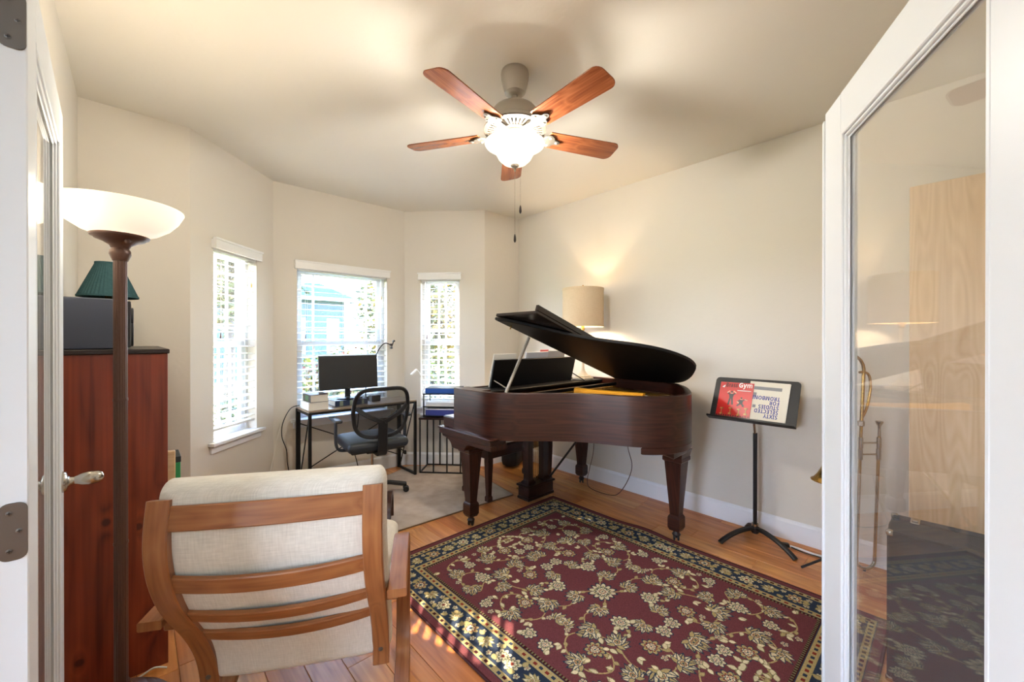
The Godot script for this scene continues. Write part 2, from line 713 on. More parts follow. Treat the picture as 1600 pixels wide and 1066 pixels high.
func wall(called: String, label: String, a: Vector2, b: Vector2, out: Vector2, holes: Array, e0 := 0.0, e1 := 0.0, th := 0.14, m: Material = null) -> MeshInstance3D:
	# a wall from a to b on its room side, thickness towards out; holes: [s0, s1, h0, h1]
	var d := (b - a).normalized()
	var ln := (b - a).length()
	var bs := Basis(V(d.x, 0, d.y), Vector3.UP, V(d.x, 0, d.y).cross(Vector3.UP))
	var bb := B.new()
	var put := func(s0: float, s1: float, h0: float, h1: float) -> void:
		if s1 - s0 < 0.001 or h1 - h0 < 0.001:
			return
		var c := a + d * (s0 + s1) * 0.5 + out * th * 0.5
		bb.box(V(c.x, (h0 + h1) * 0.5, c.y), Vector3(s1 - s0, h1 - h0, th), 0.0, bs)
	var s := -e0
	for h in holes:
		put.call(s, h[0], 0.0, H)
		put.call(h[0], h[1], 0.0, h[2])
		put.call(h[0], h[1], h[3], H)
		s = h[1]
	put.call(s, ln + e1, 0.0, H)
	return single(bb, called, m if m else M.wall, label, "wall", V(a.x, 0, a.y), "", "structure")

func base_board(called: String, label: String, pts: Array, inw: float) -> void:
	# a baseboard along (east, north) points; inw +1 when the room lies to the left of the path
	var path := []
	for p in pts:
		path.append(V(p.x, 0, p.y))
	var sec := [[0.0, 0.0], [0.0, -0.018 * inw], [0.012, -0.018 * inw], [0.115, -0.016 * inw], [0.128, -0.009 * inw], [0.135, 0.0]]
	if inw < 0.0:
		sec.reverse()
	var b := B.new().sweep(path, Vector3.UP, sec)
	single(b, called, M.trim, label, "baseboard", V(pts[0].x, 0, pts[0].y), "", "structure")

func build_room() -> void:
	# floor of planks that run north
	var sub := B.new().slab([[-2.3, -2.5], [3.4, -2.5], [3.4, 3.5], [2.9, 3.5], [2.25, 4.18], [0.75, 4.18], [0.1, 3.5], [-0.4, 3.5], [-0.4, 1.4], [-2.3, 1.4]], -0.12, -0.02)
	var fl := single(sub, "floor", M.subfloor, "hardwood floor of warm brown planks", "floor", Vector3.ZERO, "", "structure")
	var rng := RandomNumberGenerator.new()
	rng.seed = 4
	var w := 0.127
	var e := EL - 0.01
	while e < ER:
		var first := -2.3 if e < 0.95 else NS - 0.02
		var n0 := first - rng.randf() * 0.8
		var nmax := 3.40
		if e > 0.2 and e < 2.72:
			nmax = minf(4.04, 3.42 + minf(e + w - 0.26, 2.76 - e))
		while n0 < nmax:
			var ln := rng.randf_range(0.55, 1.45)
			var n1 := minf(n0 + ln, nmax)
			n0 = maxf(n0, first)
			if n1 - n0 > 0.05:
				var g := 0.0012
				var b := B.new().box(V(e + w * 0.5, -0.010, (n0 + n1) * 0.5), Vector3(w - g, 0.020, n1 - n0 - g), 0.0016)
				part(b, "plank", M["plank%d" % rng.randi_range(0, 5)], fl)
			n0 = n1
		e += w
	var cl := B.new().slab([[-2.4, -2.6], [3.5, -2.6], [3.5, 3.6], [2.9, 3.6], [2.3, 4.25], [0.7, 4.25], [0.1, 3.6], [-0.45, 3.6], [-0.45, 1.5], [-2.4, 1.5]], H, H + 0.1)
	single(cl, "ceiling", M.ceil, "smooth cream ceiling with soft trowel marks", "ceiling", Vector3(0, H, 0), "", "structure")
	wall("wall_left", "cream wall behind the open left door and the pine bookcase", Vector2(EL, 1.2), Vector2(EL, NB), Vector2(-1, 0), [], 0.1, 0.14)
	wall("wall_back_left", "short cream wall left of the bay window", Vector2(EL, NB), PA, Vector2(0, 1), [], 0.14, 0.0)
	wall("wall_back_right", "short cream wall right of the bay window", PD, Vector2(ER, NB), Vector2(0, 1), [], 0.0, 0.14)
	wall("wall_right", "long cream wall behind the piano", Vector2(ER, NS), Vector2(ER, NB), Vector2(1, 0), [], 0.14, 0.14)
	wall("wall_front", "cream wall beside the doorway behind the maple wardrobe", Vector2(1.07, NS), Vector2(ER, NS), Vector2(0, -1), [], 0.0, 0.14)
	# the entry wall with the double doorway
	wall("wall_entry", "cream diagonal wall around the double doorway", Vector2(-0.245, 1.212), Vector2(1.07, -0.35), Vector2(-0.765, -0.644), [[0.098, 1.76, 0.0, 2.06]], 0.0, 0.06, 0.12)
	base_board("baseboard_right", "tall white baseboard along the wall behind the piano", [Vector2(ER, NS), Vector2(ER, NB)], 1.0)
	base_board("baseboard_back", "white baseboard under the bay windows", [Vector2(ER, NB), PD, PC, PB, PA, Vector2(EL, NB)], 1.0)
	base_board("baseboard_left", "white baseboard along the wall beside the pine bookcase", [Vector2(EL, NB), Vector2(EL, 1.25)], 1.0)

func build_hall() -> void:
	wall("wall_hall_north", "cream hallway wall left of the doorway", Vector2(-2.2, 1.3), Vector2(-0.36, 1.3), Vector2(0, 1), [], 0.14, 0.0)
	wall("wall_hall_west", "cream end wall of the hallway", Vector2(-2.2, -2.3), Vector2(-2.2, 1.3), Vector2(-1, 0), [[2.1, 3.1, 0.65, 2.05]], 0.14, 0.14)
	var hw := thing("window_4", "wide white window added at the end of the hallway behind the viewer, to brighten the lower right wall", "window", V(-2.27, 0.65, 0.2), 0.0, "", "structure")  # added opening: daylight fill for the lower right wall and piano
	var fb := B.new()
	for q in [[-0.20, -0.14], [0.28, 0.32], [0.74, 0.80]]:
		fb.span(V(-2.24, 0.65, q[0]), V(-2.30, 2.05, q[1]), 0.003)
	for q in [[0.65, 0.71], [1.99, 2.05]]:
		fb.span(V(-2.24, q[0], -0.20), V(-2.30, q[1], 0.80), 0.003)
	part(fb, "frame", M.trim, hw)
	for q in [[-0.14, 0.28], [0.32, 0.74]]:
		part(B.new().span(V(-2.268, 0.71, q[0]), V(-2.272, 1.99, q[1])), "pane", M.glass, hw)
	wall("wall_hall_south", "cream hallway wall opposite the doorway", Vector2(-2.2, -2.3), Vector2(1.0, -2.3), Vector2(0, -1), [], 0.14, 0.14)
	wall("wall_hall_east", "cream hallway wall right of the doorway", Vector2(0.93, -2.3), Vector2(0.93, -0.42), Vector2(1, 0), [], 0.14, 0.0)
	var fl := B.new().span(V(-2.2, -0.02, 1.3), V(EL - 0.01, 0.0, -2.3))
	single(fl, "floor_hall", M.plank2, "hardwood floor of the hallway", "floor", V(-1.2, 0, -0.5), "", "structure")
	# doorway lining and casing
	var d := Vector2(0.644, -0.765)
	var o := Vector2(-0.245, 1.212)
	var out := Vector2(-0.765, -0.644)
	var bs := Basis(V(d.x, 0, d.y), Vector3.UP, V(d.x, 0, d.y).cross(Vector3.UP))
	var b := B.new()
	for s: float in [0.104, 1.754]:
		var c := o + d * s + out * 0.06
		b.box(V(c.x, 1.03, c.y), Vector3(0.012, 2.06, 0.13), 0.001, bs)
	var c2 := o + d * 0.93 + out * 0.06
	b.box(V(c2.x, 2.052, c2.y), Vector3(1.65, 0.014, 0.13), 0.001, bs)
	for s: float in [0.06, 1.798]:
		var c := o + d * s + out * 0.128
		b.box(V(c.x, 1.06, c.y), Vector3(0.075, 2.12, 0.016), 0.003, bs)
	var c3 := o + d * 0.93 + out * 0.128
	b.box(V(c3.x, 2.1, c3.y), Vector3(1.8, 0.075, 0.016), 0.003, bs)
	single(b, "trim_1", M.trim, "white lining and casing of the double doorway", "door frame", V(o.x, 0, o.y), "", "structure")
	# hallway ceiling lamp, out of view, placed to light the room from behind the viewer
	var at := V(-1.45, H, -1.4)
	var t := thing("unseen_ceiling_light", "unseen flat round ceiling lamp in the hallway, lighting the chair back and doors from behind the viewer", "lamp", at)
	part(B.new().lathe([[0.0, H - 0.03], [0.2, H - 0.03], [0.21, H - 0.02], [0.21, H]], 32, Transform3D(Basis(), V(-1.45, 0, -1.4))), "rim", M.trim, t)
	part(B.new().lathe([[0.0, H - 0.05], [0.12, H - 0.046], [0.185, H - 0.032]], 32, Transform3D(Basis(), V(-1.45, 0, -1.4))), "diffuser", glow(Color(1.0, 0.95, 0.88), 2.0), t)
	var l := AreaLight3D.new()
	l.name = "lamp_light"
	t.add_child(l)
	l.position = Vector3(0, -0.07, 0)
	l.rotation_degrees.x = -90
	l.area_size = Vector2(0.4, 0.4)
	l.light_energy = 4.2
	l.light_color = Color(0.8, 0.91, 1.0)
	l.area_range = 12.0
	l.shadow_enabled = true

func frame_boxes(b: B, put: Callable, s0: float, s1: float, h0: float, h1: float, w: float, o0: float, o1: float) -> void:
	put.call(b, s0, s0 + w, h0, h1, o0, o1)
	put.call(b, s1 - w, s1, h0, h1, o0, o1)
	put.call(b, s0 + w, s1 - w, h0, h0 + w, o0, o1)
	put.call(b, s0 + w, s1 - w, h1 - w, h1, o0, o1)

func build_windows() -> void:
	var H0 := 0.625
	var H1 := 2.035
	var specs := [[PA, PB, 0.20, 0.665, "left", "narrow left"], [PB, PC, 0.19, 1.055, "center", "wide middle"], [PC, PD, 0.175, 0.60, "right", "narrow right"]]
	for q in 3:
		var sp = specs[q]
		var a: Vector2 = sp[0]
		var d: Vector2 = ((sp[1] as Vector2) - a).normalized()
		var out := Vector2(-d.y, d.x)
		var s0: float = sp[2]
		var s1: float = sp[3]
		var e0 := 0.0 if q == 0 else 0.14
		var e1 := 0.0 if q == 2 else 0.14
		wall("wall_bay_" + sp[4], "cream bay wall around the %s window" % sp[5], a, sp[1], out, [[s0, s1, H0 - 0.02, H1]], e0 * 0.4, e1 * 0.4)
		var bs := Basis(V(d.x, 0, d.y), Vector3.UP, V(d.x, 0, d.y).cross(Vector3.UP))
		var bev := 0.002
		# put: a box from s, h and depth (positive outdoors)
		var put := func(b: B, u0: float, u1: float, h0: float, h1: float, o0: float, o1: float) -> void:
			var c := a + d * (u0 + u1) * 0.5 + out * (o0 + o1) * 0.5
			b.box(V(c.x, (h0 + h1) * 0.5, c.y), Vector3(u1 - u0, h1 - h0, absf(o1 - o0)), bev, bs)
		var mid := a + d * (s0 + s1) * 0.5
		var at := V(mid.x, H0, mid.y)
		var wn := thing("window_%d" % (q + 1), "white double-hung %s window of the bay with prairie grille bars" % sp[5], "window", at, 0.0, "", "structure")
		var b := B.new()
		frame_boxes(b, put, s0, s1, H0 - 0.02, H1, 0.03, 0.075, 0.14)
		part(b, "frame", M.trim, wn)
		var hm := 1.32
		for k in 2:
			var h0: float = H0 + 0.01 if k == 0 else hm - 0.02
			var h1: float = hm + 0.02 if k == 0 else H1 - 0.03
			var o0 := 0.083 if k == 0 else 0.108
			var u0 := s0 + 0.03
			var u1 := s1 - 0.03
			b = B.new()
			frame_boxes(b, put, u0, u1, h0, h1, 0.038, o0, o0 + 0.025)
			var sash := part(b, "sash", M.trim, wn)
			var ins := 0.105
			var gx0 := u0 + 0.038
			var gx1 := u1 - 0.038
			var gh0 := h0 + 0.038
			var gh1 := h1 - 0.038
			var om := o0 + 0.0125
			for s in [gx0 + ins, gx1 - ins]:
				b = B.new()
				put.call(b, s - 0.009, s + 0.009, gh0, gh1, om - 0.007, om + 0.007)
				part(b, "muntin", M.trim, sash)
			for hh in [gh0 + ins, gh1 - ins]:
				b = B.new()
				put.call(b, gx0, gx1, hh - 0.009, hh + 0.009, om - 0.006, om + 0.006)
				part(b, "muntin", M.trim, sash)
			b = B.new()
			bev = 0.0
			put.call(b, gx0 - 0.004, gx1 + 0.004, gh0 - 0.004, gh1 + 0.004, om - 0.0015, om + 0.0015)
			bev = 0.002
			part(b, "pane", M.glass, sash)
		# stool and apron
		b = B.new()
		put.call(b, s0, s1, H0 - 0.02, H0, 0.0, 0.078)
		put.call(b, s0 - 0.055, s1 + 0.055, H0 - 0.02, H0, -0.045, 0.0)
		put.call(b, s0 - 0.035, s1 + 0.035, H0 - 0.032, H0 - 0.02, -0.028, 0.0)
		put.call(b, s0 - 0.035, s1 + 0.035, H0 - 0.075, H0 - 0.032, -0.016, 0.0)
		single(b, "trim_%d" % (q + 2), M.trim, "white sill under the %s window" % sp[5], "window sill", at, "", "structure")
		# blind
		var bl := thing("window_blind", "white slatted blind, open, in the %s window of the bay" % sp[5], "blind", V(mid.x, H1, mid.y), 0.0, "slatted blinds in the bay")
		b = B.new()
		put.call(b, s0 - 0.02, s1 + 0.02, 1.995, 2.06, -0.038, -0.022)
		put.call(b, s0 - 0.026, s1 + 0.026, 2.056, 2.072, -0.046, -0.018)
		put.call(b, s0 - 0.02, s0 - 0.004, 1.995, 2.06, -0.022, 0.0)
		put.call(b, s1 + 0.004, s1 + 0.02, 1.995, 2.06, -0.022, 0.0)
		part(b, "valance", M.white, bl)
		b = B.new()
		put.call(b, s0 + 0.006, s1 - 0.006, 1.985, 2.03, 0.005, 0.055)
		part(b, "head_rail", M.white, bl)
		var wdt := s1 - s0 - 0.014
		var sl := B.new()
		var rows := []
		for i in 5:
			var z := (i / 4.0 - 0.5) * 0.06
			var y := 0.0025 - z * z * 3.0
			rows.append(PackedVector3Array([Vector3(-wdt / 2, y, z), Vector3(wdt / 2, y, z)]))
		sl.grid(rows, false, false, true)
		var rows2 := []
		for r in rows:
			rows2.append(PackedVector3Array([r[0] - Vector3(0, 0.0028, 0), r[1] - Vector3(0, 0.0028, 0)]))
		sl.grid(rows2, false, false, false)
		for r in [0, 4]:
			var zs := 1.0 if r == 4 else -1.0
			var p1: Vector3 = rows[r][0]
			var p2: Vector3 = rows[r][1]
			var dn := Vector3(0, 0.0028, 0)
			if zs > 0:
				sl.face([p1 - dn, p2 - dn, p2, p1])
			else:
				sl.face([p2 - dn, p1 - dn, p1, p2])
		var slm := sl.mesh()
		var hh := 1.965
		var hb := 0.70
		while hh > hb + 0.03:
			var c := mid + out * 0.038
			# the inner edge hangs a little lower than the outer one
			var rb := bs * Basis(Vector3(1, 0, 0), deg_to_rad(7.0) * signf(bs.z.dot(V(-out.x, 0, -out.y))))
			again(slm, "slat", M.blind, bl, Transform3D(rb, V(c.x, hh, c.y) - bl.position))
			hh -= 0.0555
		b = B.new()
		put.call(b, s0 + 0.007, s1 - 0.007, hb - 0.006, hb + 0.012, 0.012, 0.064)
		part(b, "bottom_rail", M.white, bl)
		var nl := 2 if s1 - s0 < 0.6 else 3
		for i in nl:
			b = B.new()
			var s := lerpf(s0 + 0.09, s1 - 0.09, i / float(nl - 1))
			for oo: float in [0.009, 0.067]:
				var c := a + d * s + out * oo
				b.tube([V(c.x, 1.99, c.y), V(c.x, hb, c.y)], 0.0009, 5)
			part(b, "ladder_cord", M.cord, bl)
		for i in 2:
			var s: float = [s1 - 0.06, s0 + 0.07][i]
			var c := a + d * s + out * 0.002
			var hend: float = [1.78, 1.37][i]
			b = B.new().tube([V(c.x, 1.99, c.y), V(c.x, hend + 0.03, c.y)], 0.0011, 5)
			var pc := part(b, "pull_cord", M.cord, bl)
			part(B.new().lathe([[0.0, hend - 0.012], [0.0055, hend - 0.008], [0.006, hend], [0.0025, hend + 0.03], [0.0, hend + 0.032]], 10, Transform3D(Basis(), V(c.x, 0, c.y))), "tassel", M.bronze if i == 1 else M.brass, pc)

func door_leaf(called: String, label: String, at: Vector3, yaw: float, fs: float, knob_both: bool) -> Node3D:
	# local x runs from the hinge to the free edge; the leaf lies between z = 0 and z = -fs * th
	var th := 0.035
	var W := 0.762
	var hd := 2.018
	var o := thing(called, label, "door", at, yaw, "", "structure", true)
	var zc := -fs * th * 0.5
	var st := 0.112
	for x in [st * 0.5, W - st * 0.5]:
		part(B.new().box(Vector3(x, hd * 0.5, zc), Vector3(st, hd, th), 0.002), "stile", M.door, o)
	part(B.new().box(Vector3(W * 0.5, hd - 0.055, zc), Vector3(W - 2 * st, 0.11, th), 0.001), "rail", M.door, o)
	part(B.new().box(Vector3(W * 0.5, 0.12, zc), Vector3(W - 2 * st, 0.24, th), 0.001), "rail", M.door, o)
	var x0 := st
	var x1 := W - st
	var y0 := 0.24
	var y1 := hd - 0.11
	for s in [1.0, -1.0]:
		# moulded bead round the pane on either face
		var z: float = zc + s * th * 0.5
		var path := [Vector3(x0, y0, z), Vector3(x1, y0, z), Vector3(x1, y1, z), Vector3(x0, y1, z)]
		var b := B.new()
		for lay in [[-0.002, 0.009, 0.0006], [0.009, 0.018, -0.0045], [0.018, 0.024, -0.010]]:
			var i0: float = lay[0]
			var i1: float = lay[1]
			var zz: float = z + s * lay[2]
			var zb: float = zc + s * 0.003
			for k in 4:
				var horizontal := k % 2 == 0
				if horizontal:
					var yy := y0 if k == 0 else y1
					var sg := 1.0 if k == 0 else -1.0
					b.span(Vector3(x0 + i0, yy + sg * i0, zb), Vector3(x1 - i0, yy + sg * i1, zz), 0.0022)
				else:
					var xx := x1 if k == 1 else x0
					var sg := -1.0 if k == 1 else 1.0
					b.span(Vector3(xx + sg * i0, y0 + i0, zb), Vector3(xx + sg * i1, y1 - i0, zz), 0.0022)
		part(b, "bead", M.door, o)
	part(B.new().box(Vector3(W * 0.5, (y0 + y1) * 0.5, zc), Vector3(x1 - x0 - 0.002, y1 - y0 - 0.002, 0.005)), "pane", M.glass, o)
	# hinges on the hinge edge
	for hy in [1.88, 1.01, 0.2]:
		var hl := part(B.new().prism(rrect(0.033, 0.098, 0.012), 0.0, 0.0022, 0.0006, Transform3D(Basis(Vector3(0, 0, 1), Vector3(0, 1, 0), Vector3(-1, 0, 0)), Vector3(0.0, hy, zc))), "hinge", M.hinge, o)
		part(B.new().tube([Vector3(0.003, hy - 0.05, -fs * 0.039), Vector3(0.003, hy + 0.05, -fs * 0.039)], 0.006, 10), "knuckle", M.hinge, hl)
		for k in 3:
			var sc := Vector3(-0.0024, hy + (k - 1) * 0.032, zc + (0.007 if k == 1 else -0.004) * fs)
			part(B.new().lathe([[0.0038, 0.0], [0.0042, 0.0006], [0.003, 0.0012], [0.0, 0.0012]], 12, Transform3D(Basis(Vector3(0, 0, 1), PI * 0.5), sc)), "screw", M.hinge, hl)
			part(B.new().box(sc + Vector3(-0.0013, 0, 0), Vector3(0.0006, 0.0052, 0.0012)).box(sc + Vector3(-0.0013, 0, 0), Vector3(0.0006, 0.0012, 0.0052)), "slot", M.black, hl)
	for s in ([1.0, -1.0] if knob_both else []):
		var zf: float = zc + s * th * 0.5
		var x := Transform3D(Basis(Vector3(1, 0, 0), PI * 0.5 * s), Vector3(W - 0.058, 0.915, zf))
		var kn := part(B.new().lathe([[0.031, 0.0], [0.031, 0.004], [0.027, 0.009], [0.016, 0.012], [0.0125, 0.016], [0.011, 0.024], [0.0105, 0.026]], 28, x), "knob_rose", M.nickel, o)
		part(B.new().lathe([[0.0105, 0.024], [0.012, 0.030], [0.017, 0.040], [0.0205, 0.054], [0.0208, 0.064], [0.018, 0.076], [0.012, 0.084], [0.005, 0.0875], [0.0, 0.088]], 28, x), "knob", M.nickel, kn)
	return o

func build_doors() -> void:
	door_leaf("door_1", "white glazed double door leaf opened against the left wall, with egg-shaped nickel knob", V(-0.137, 0.012, 1.084), 92.03, 1.0, true)
	var o := door_leaf("door_2", "white glazed double door leaf standing open at the right, in front of the trombone", V(0.851, 0.012, -0.09), 27.35, -1.0, false)
	# overlapping moulding on the free edge
	var b := B.new()
	b.span(Vector3(0.752, 0.0, 0.004), Vector3(0.789, 1.998, 0.016), 0.003)
	b.span(Vector3(0.762, 0.0, -0.002), Vector3(0.781, 1.998, 0.006), 0.003)
	b.span(Vector3(0.7622, 0.0, -0.004), Vector3(0.770, 1.998, 0.004), 0.002)
	part(b, "astragal", M.door, o)

# ---------------------------------------------------------------- outdoors and rugs

func leaf_mass(called: String, n: int, fill: Callable, cols: Array, size: float, par: Node, sd: int) -> void:
	# a crown of single leaves
	var rng := RandomNumberGenerator.new()
	rng.seed = sd
	var b := B.new()
	b.face([Vector3(0, 0, 0), Vector3(0.5, 0.06, 0.32), Vector3(1, 0, 0), Vector3(0.5, 0.06, -0.32)])
	b.face([Vector3(0, 0, 0), Vector3(0.5, 0.06, -0.32), Vector3(1, 0, 0), Vector3(0.5, 0.06, 0.32)])
	var mm := MultiMesh.new()
	mm.transform_format = MultiMesh.TRANSFORM_3D
	mm.use_colors = true
	mm.mesh = b.mesh()
	mm.instance_count = n
	for i in n:
		var p: Vector3 = fill.call(rng)
		var bs := Basis.from_euler(Vector3(rng.randf_range(-1, 1), rng.randf() * TAU, rng.randf_range(-1, 1))).scaled(Vector3.ONE * size * rng.randf_range(0.6, 1.4))
		mm.set_instance_transform(i, Transform3D(bs, p))
		var c: Color = cols[rng.randi_range(0, cols.size() - 1)]
		mm.set_instance_color(i, (c * rng.randf_range(0.5, 0.82)).srgb_to_linear())
	var o := MultiMeshInstance3D.new()
	o.name = numbered(par, called)
	par.add_child(o)
	o.multimesh = mm
	var m := mat(Color.WHITE, 0.55)
	m.vertex_color_use_as_albedo = true
	m.backlight_enabled = true
	m.backlight = Color(0.4, 0.4, 0.3)
	o.material_override = m
	o.set_meta("kind", "stuff")

func bush(label: String, e: float, nn: float, r: float, hgt: float, n: int, cols: Array, sd: int) -> void:
	var o := thing("bush", label, "bush", V(e, -0.25, nn), 0.0, "bushes outside the bay")
	var b := B.new()
	var rng := RandomNumberGenerator.new()
	rng.seed = sd
	for i in 9:
		var a := rng.randf() * TAU
		var k := rng.randf_range(0.2, 0.8)
		b.tube([Vector3(e, -0.25, -nn) + Vector3(cos(a), 0, sin(a)) * 0.03, V(e, -0.25 + hgt * 0.5, nn) + Vector3(cos(a), 0, sin(a)) * r * k * 0.6, V(e, -0.25 + hgt * 0.85, nn) + Vector3(cos(a), 0, sin(a)) * r * k], [0.012, 0.009, 0.004], 5)
	part(b, "stem", M.pine_dark, o)
	leaf_mass("foliage", n, func(g: RandomNumberGenerator) -> Vector3:
		var d := Vector3(g.randfn(), g.randfn(), g.randfn()).normalized() * pow(g.randf(), 0.4)
		return Vector3(d.x * r, hgt * 0.52 + d.y * hgt * 0.48, d.z * r), cols, 0.075, o, sd)

func tree(label: String, e: float, nn: float, trunk_h: float, cr: Vector3, n: int, cols: Array, sd: int, size := 0.14) -> void:
	var o := thing("tree", label, "tree", V(e, -0.3, nn), 0.0, "trees outside the bay")
	var rng := RandomNumberGenerator.new()
	rng.seed = sd
	var top := V(e, -0.3 + trunk_h + cr.y, nn)
	part(B.new().tube([V(e, -0.35, nn), V(e + 0.05, trunk_h * 0.5, nn), V(e, trunk_h, nn), top], [0.13, 0.1, 0.085, 0.02], 9), "trunk", M.pine_dark, o)
	for i in 7:
		var a := TAU * i / 7.0 + rng.randf()
		var h0 := trunk_h * rng.randf_range(0.75, 1.1)
		part(B.new().tube([V(e, h0, nn), V(e, h0 + cr.y * 0.4, nn) + Vector3(cos(a) * cr.x * 0.45, 0, sin(a) * cr.z * 0.45), V(e, h0 + cr.y * 0.8, nn) + Vector3(cos(a) * cr.x * 0.8, 0, sin(a) * cr.z * 0.8)], [0.045, 0.03, 0.01], 6), "branch", M.pine_dark, o)
	leaf_mass("crown", n, func(g: RandomNumberGenerator) -> Vector3:
		var d := Vector3(g.randfn(), g.randfn(), g.randfn()).normalized() * pow(g.randf(), 0.5)
		return Vector3(d.x * cr.x, trunk_h + cr.y * 0.7 + d.y * cr.y, d.z * cr.z), cols, size, o, sd)

func build_outside() -> void:
	var gm := cloth(pile_image(c8(92, 110, 58), c8(150, 158, 96), 55), 0.5)
	single(B.new().span(V(-40, -0.4, 70), V(45, -0.3, 4.3)), "ground", gm, "sunlit lawn outside the bay windows", "lawn", V(0, -0.3, 30), "", "structure")
	var greens := [c8(60, 92, 44), c8(92, 122, 60), c8(120, 140, 72), c8(74, 100, 60)]
	var mixed := [c8(86, 118, 52), c8(170, 170, 62), c8(196, 168, 70), c8(150, 70, 50), c8(110, 136, 66)]
	var dull := [c8(96, 108, 84), c8(128, 140, 104), c8(150, 120, 100), c8(170, 168, 130)]
	bush("low leafy bush with yellow and red leaves behind the desk monitor", 1.75, 5.15, 0.62, 1.45, 2600, mixed, 71)
	bush("green bush behind the stack of books on the desk", 1.0, 5.05, 0.6, 1.1, 2300, greens, 72)
	bush("dense green bush in the lower half of the narrow right window", 2.95, 5.05, 0.62, 1.35, 3000, greens, 73)
	bush("greyish green bush in the lower half of the narrow left window", -0.15, 5.2, 0.7, 1.35, 2600, dull, 74)
	bush("yellow-leaved hedge bush under the house across the lawn", 2.9, 7.6, 1.0, 1.5, 2600, mixed, 75)
	tree("small tree with yellow leaves in the narrow right window", 3.85, 6.6, 1.0, Vector3(1.1, 1.5, 1.1), 5200, [c8(150, 150, 84), c8(214, 176, 66), c8(106, 120, 76), c8(180, 172, 120)], 81, 0.11)
	tree("thin-leaved tree right of the house across the lawn", 5.9, 11.5, 1.6, Vector3(1.3, 1.6, 1.3), 2600, [c8(120, 134, 104), c8(160, 168, 140), c8(92, 112, 84)], 82)
	tree("unseen tree left of the bay, placed to shade the middle window and dapple the sun", -0.05, 8.8, 4.35, Vector3(0.95, 1.1, 0.75), 5000, [c8(110, 128, 84), c8(140, 152, 110), c8(166, 160, 130)], 83, 0.15)  # out of view; stands where it breaks up sunlight entering the bay
	tree("leafy tree left of the house across the lawn", 1.5, 11.0, 2.3, Vector3(1.7, 2.0, 1.5), 7000, [c8(120, 138, 92), c8(160, 164, 116), c8(186, 170, 110)], 84, 0.15)
	# the house across the lawn
	var at := V(4.3, -0.3, 22.5)
	var o := thing("house", "blue-grey house with hip roof across the lawn", "house", at)
	var wm := mat(c8(62, 74, 82), 1.0, 0.0, 0.1)
	var rm := mat(c8(38, 54, 64), 1.0, 0.0, 0.0)
	part(B.new().span(V(0.6, -0.3, 26), V(7.2, 3.2, 18.9)), "wall", wm, o)
	var q := [V(0.2, 3.2, 18.5), V(7.45, 3.2, 18.5), V(7.45, 3.2, 26.4), V(0.2, 3.2, 26.4)]
	var r0 := V(2.6, 4.05, 20.6)
	var r1 := V(6.55, 4.05, 20.6)
	var r2 := V(6.2, 4.05, 24.0)
	var r3 := V(2.6, 4.05, 24.0)
	var b := B.new()
	b.face([q[0], q[1], r1, r0]); b.face([q[1], q[2], r2, r1]); b.face([q[2], q[3], r3, r2]); b.face([q[3], q[0], r0, r3]); b.face([r0, r1, r2, r3])
	b.face([q[3], q[2], q[1], q[0]])
	part(b, "roof", rm, o)
	for k in 4:
		part(B.new().span((q[k] as Vector3) + Vector3(-0.05, -0.14, -0.05), (q[(k + 1) % 4] as Vector3) + Vector3(0.05, 0.02, 0.05)), "fascia", mat(c8(120, 134, 142), 0.7), o)
	for x in [4.9, 6.3]:
		var wf := part(B.new().span(V(x - 0.07, 0.75, 18.87), V(x + 0.45, 2.3, 18.89)), "window_trim", M.white, o)
		part(B.new().span(V(x, 0.83, 18.85), V(x + 0.38, 2.22, 18.875)), "pane", mat(c8(60, 76, 88), 0.1), wf)
	part(B.new().span(V(6.98, -0.3, 18.82), V(7.22, 3.1, 19.0)), "corner_board", M.white, o)

# a small painter for the rug's print
var rw := 0
var rh := 0
var rpx := PackedByteArray()

func dot(x: float, y: float, r: float, c: Color) -> void:
	var R := int(c.r * 255)
	var G := int(c.g * 255)
	var Bl := int(c.b * 255)
	for yy in range(maxi(0, int(y - r)), mini(rh, int(y + r) + 2)):
		for xx in range(maxi(0, int(x - r)), mini(rw, int(x + r) + 2)):
			if (xx - x) * (xx - x) + (yy - y) * (yy - y) <= r * r:
				var k := (yy * rw + xx) * 3
				rpx[k] = R; rpx[k + 1] = G; rpx[k + 2] = Bl

func flower(x: float, y: float, r: float, petals: int, rot: float, cs: Array, deep := 0.35) -> void:
	# rings of colour with a petalled edge; cs: from the outline to the heart
	var k0 := r * 1.05
	for yy in range(maxi(0, int(y - k0)), mini(rh, int(y + k0) + 1)):
		for xx in range(maxi(0, int(x - k0)), mini(rw, int(x + k0) + 1)):
			var dx := xx - x
			var dy := yy - y
			var d := sqrt(dx * dx + dy * dy)
			if d > k0:
				continue
			var an := atan2(dy, dx) + rot
			var edge := r * (1.0 - deep + deep * absf(cos(an * petals * 0.5))) * (0.94 + 0.06 * cos(an * 3.0 + x))
			var f := d / edge
			if f > 1.0:
				continue
			var c: Color
			if f > 0.86: c = cs[0]
			elif f > 0.58: c = cs[1]
			elif f > 0.46: c = cs[2]
			elif f > 0.2: c = cs[3]
			else: c = cs[4]
			if f > 0.3 and f < 0.86 and absf(fposmod(an * petals * 0.5 / PI + 0.5, 1.0) - 0.5) > 0.44:
				c = cs[0]
			var k := (yy * rw + xx) * 3
			rpx[k] = int(c.r * 255); rpx[k + 1] = int(c.g * 255); rpx[k + 2] = int(c.b * 255)

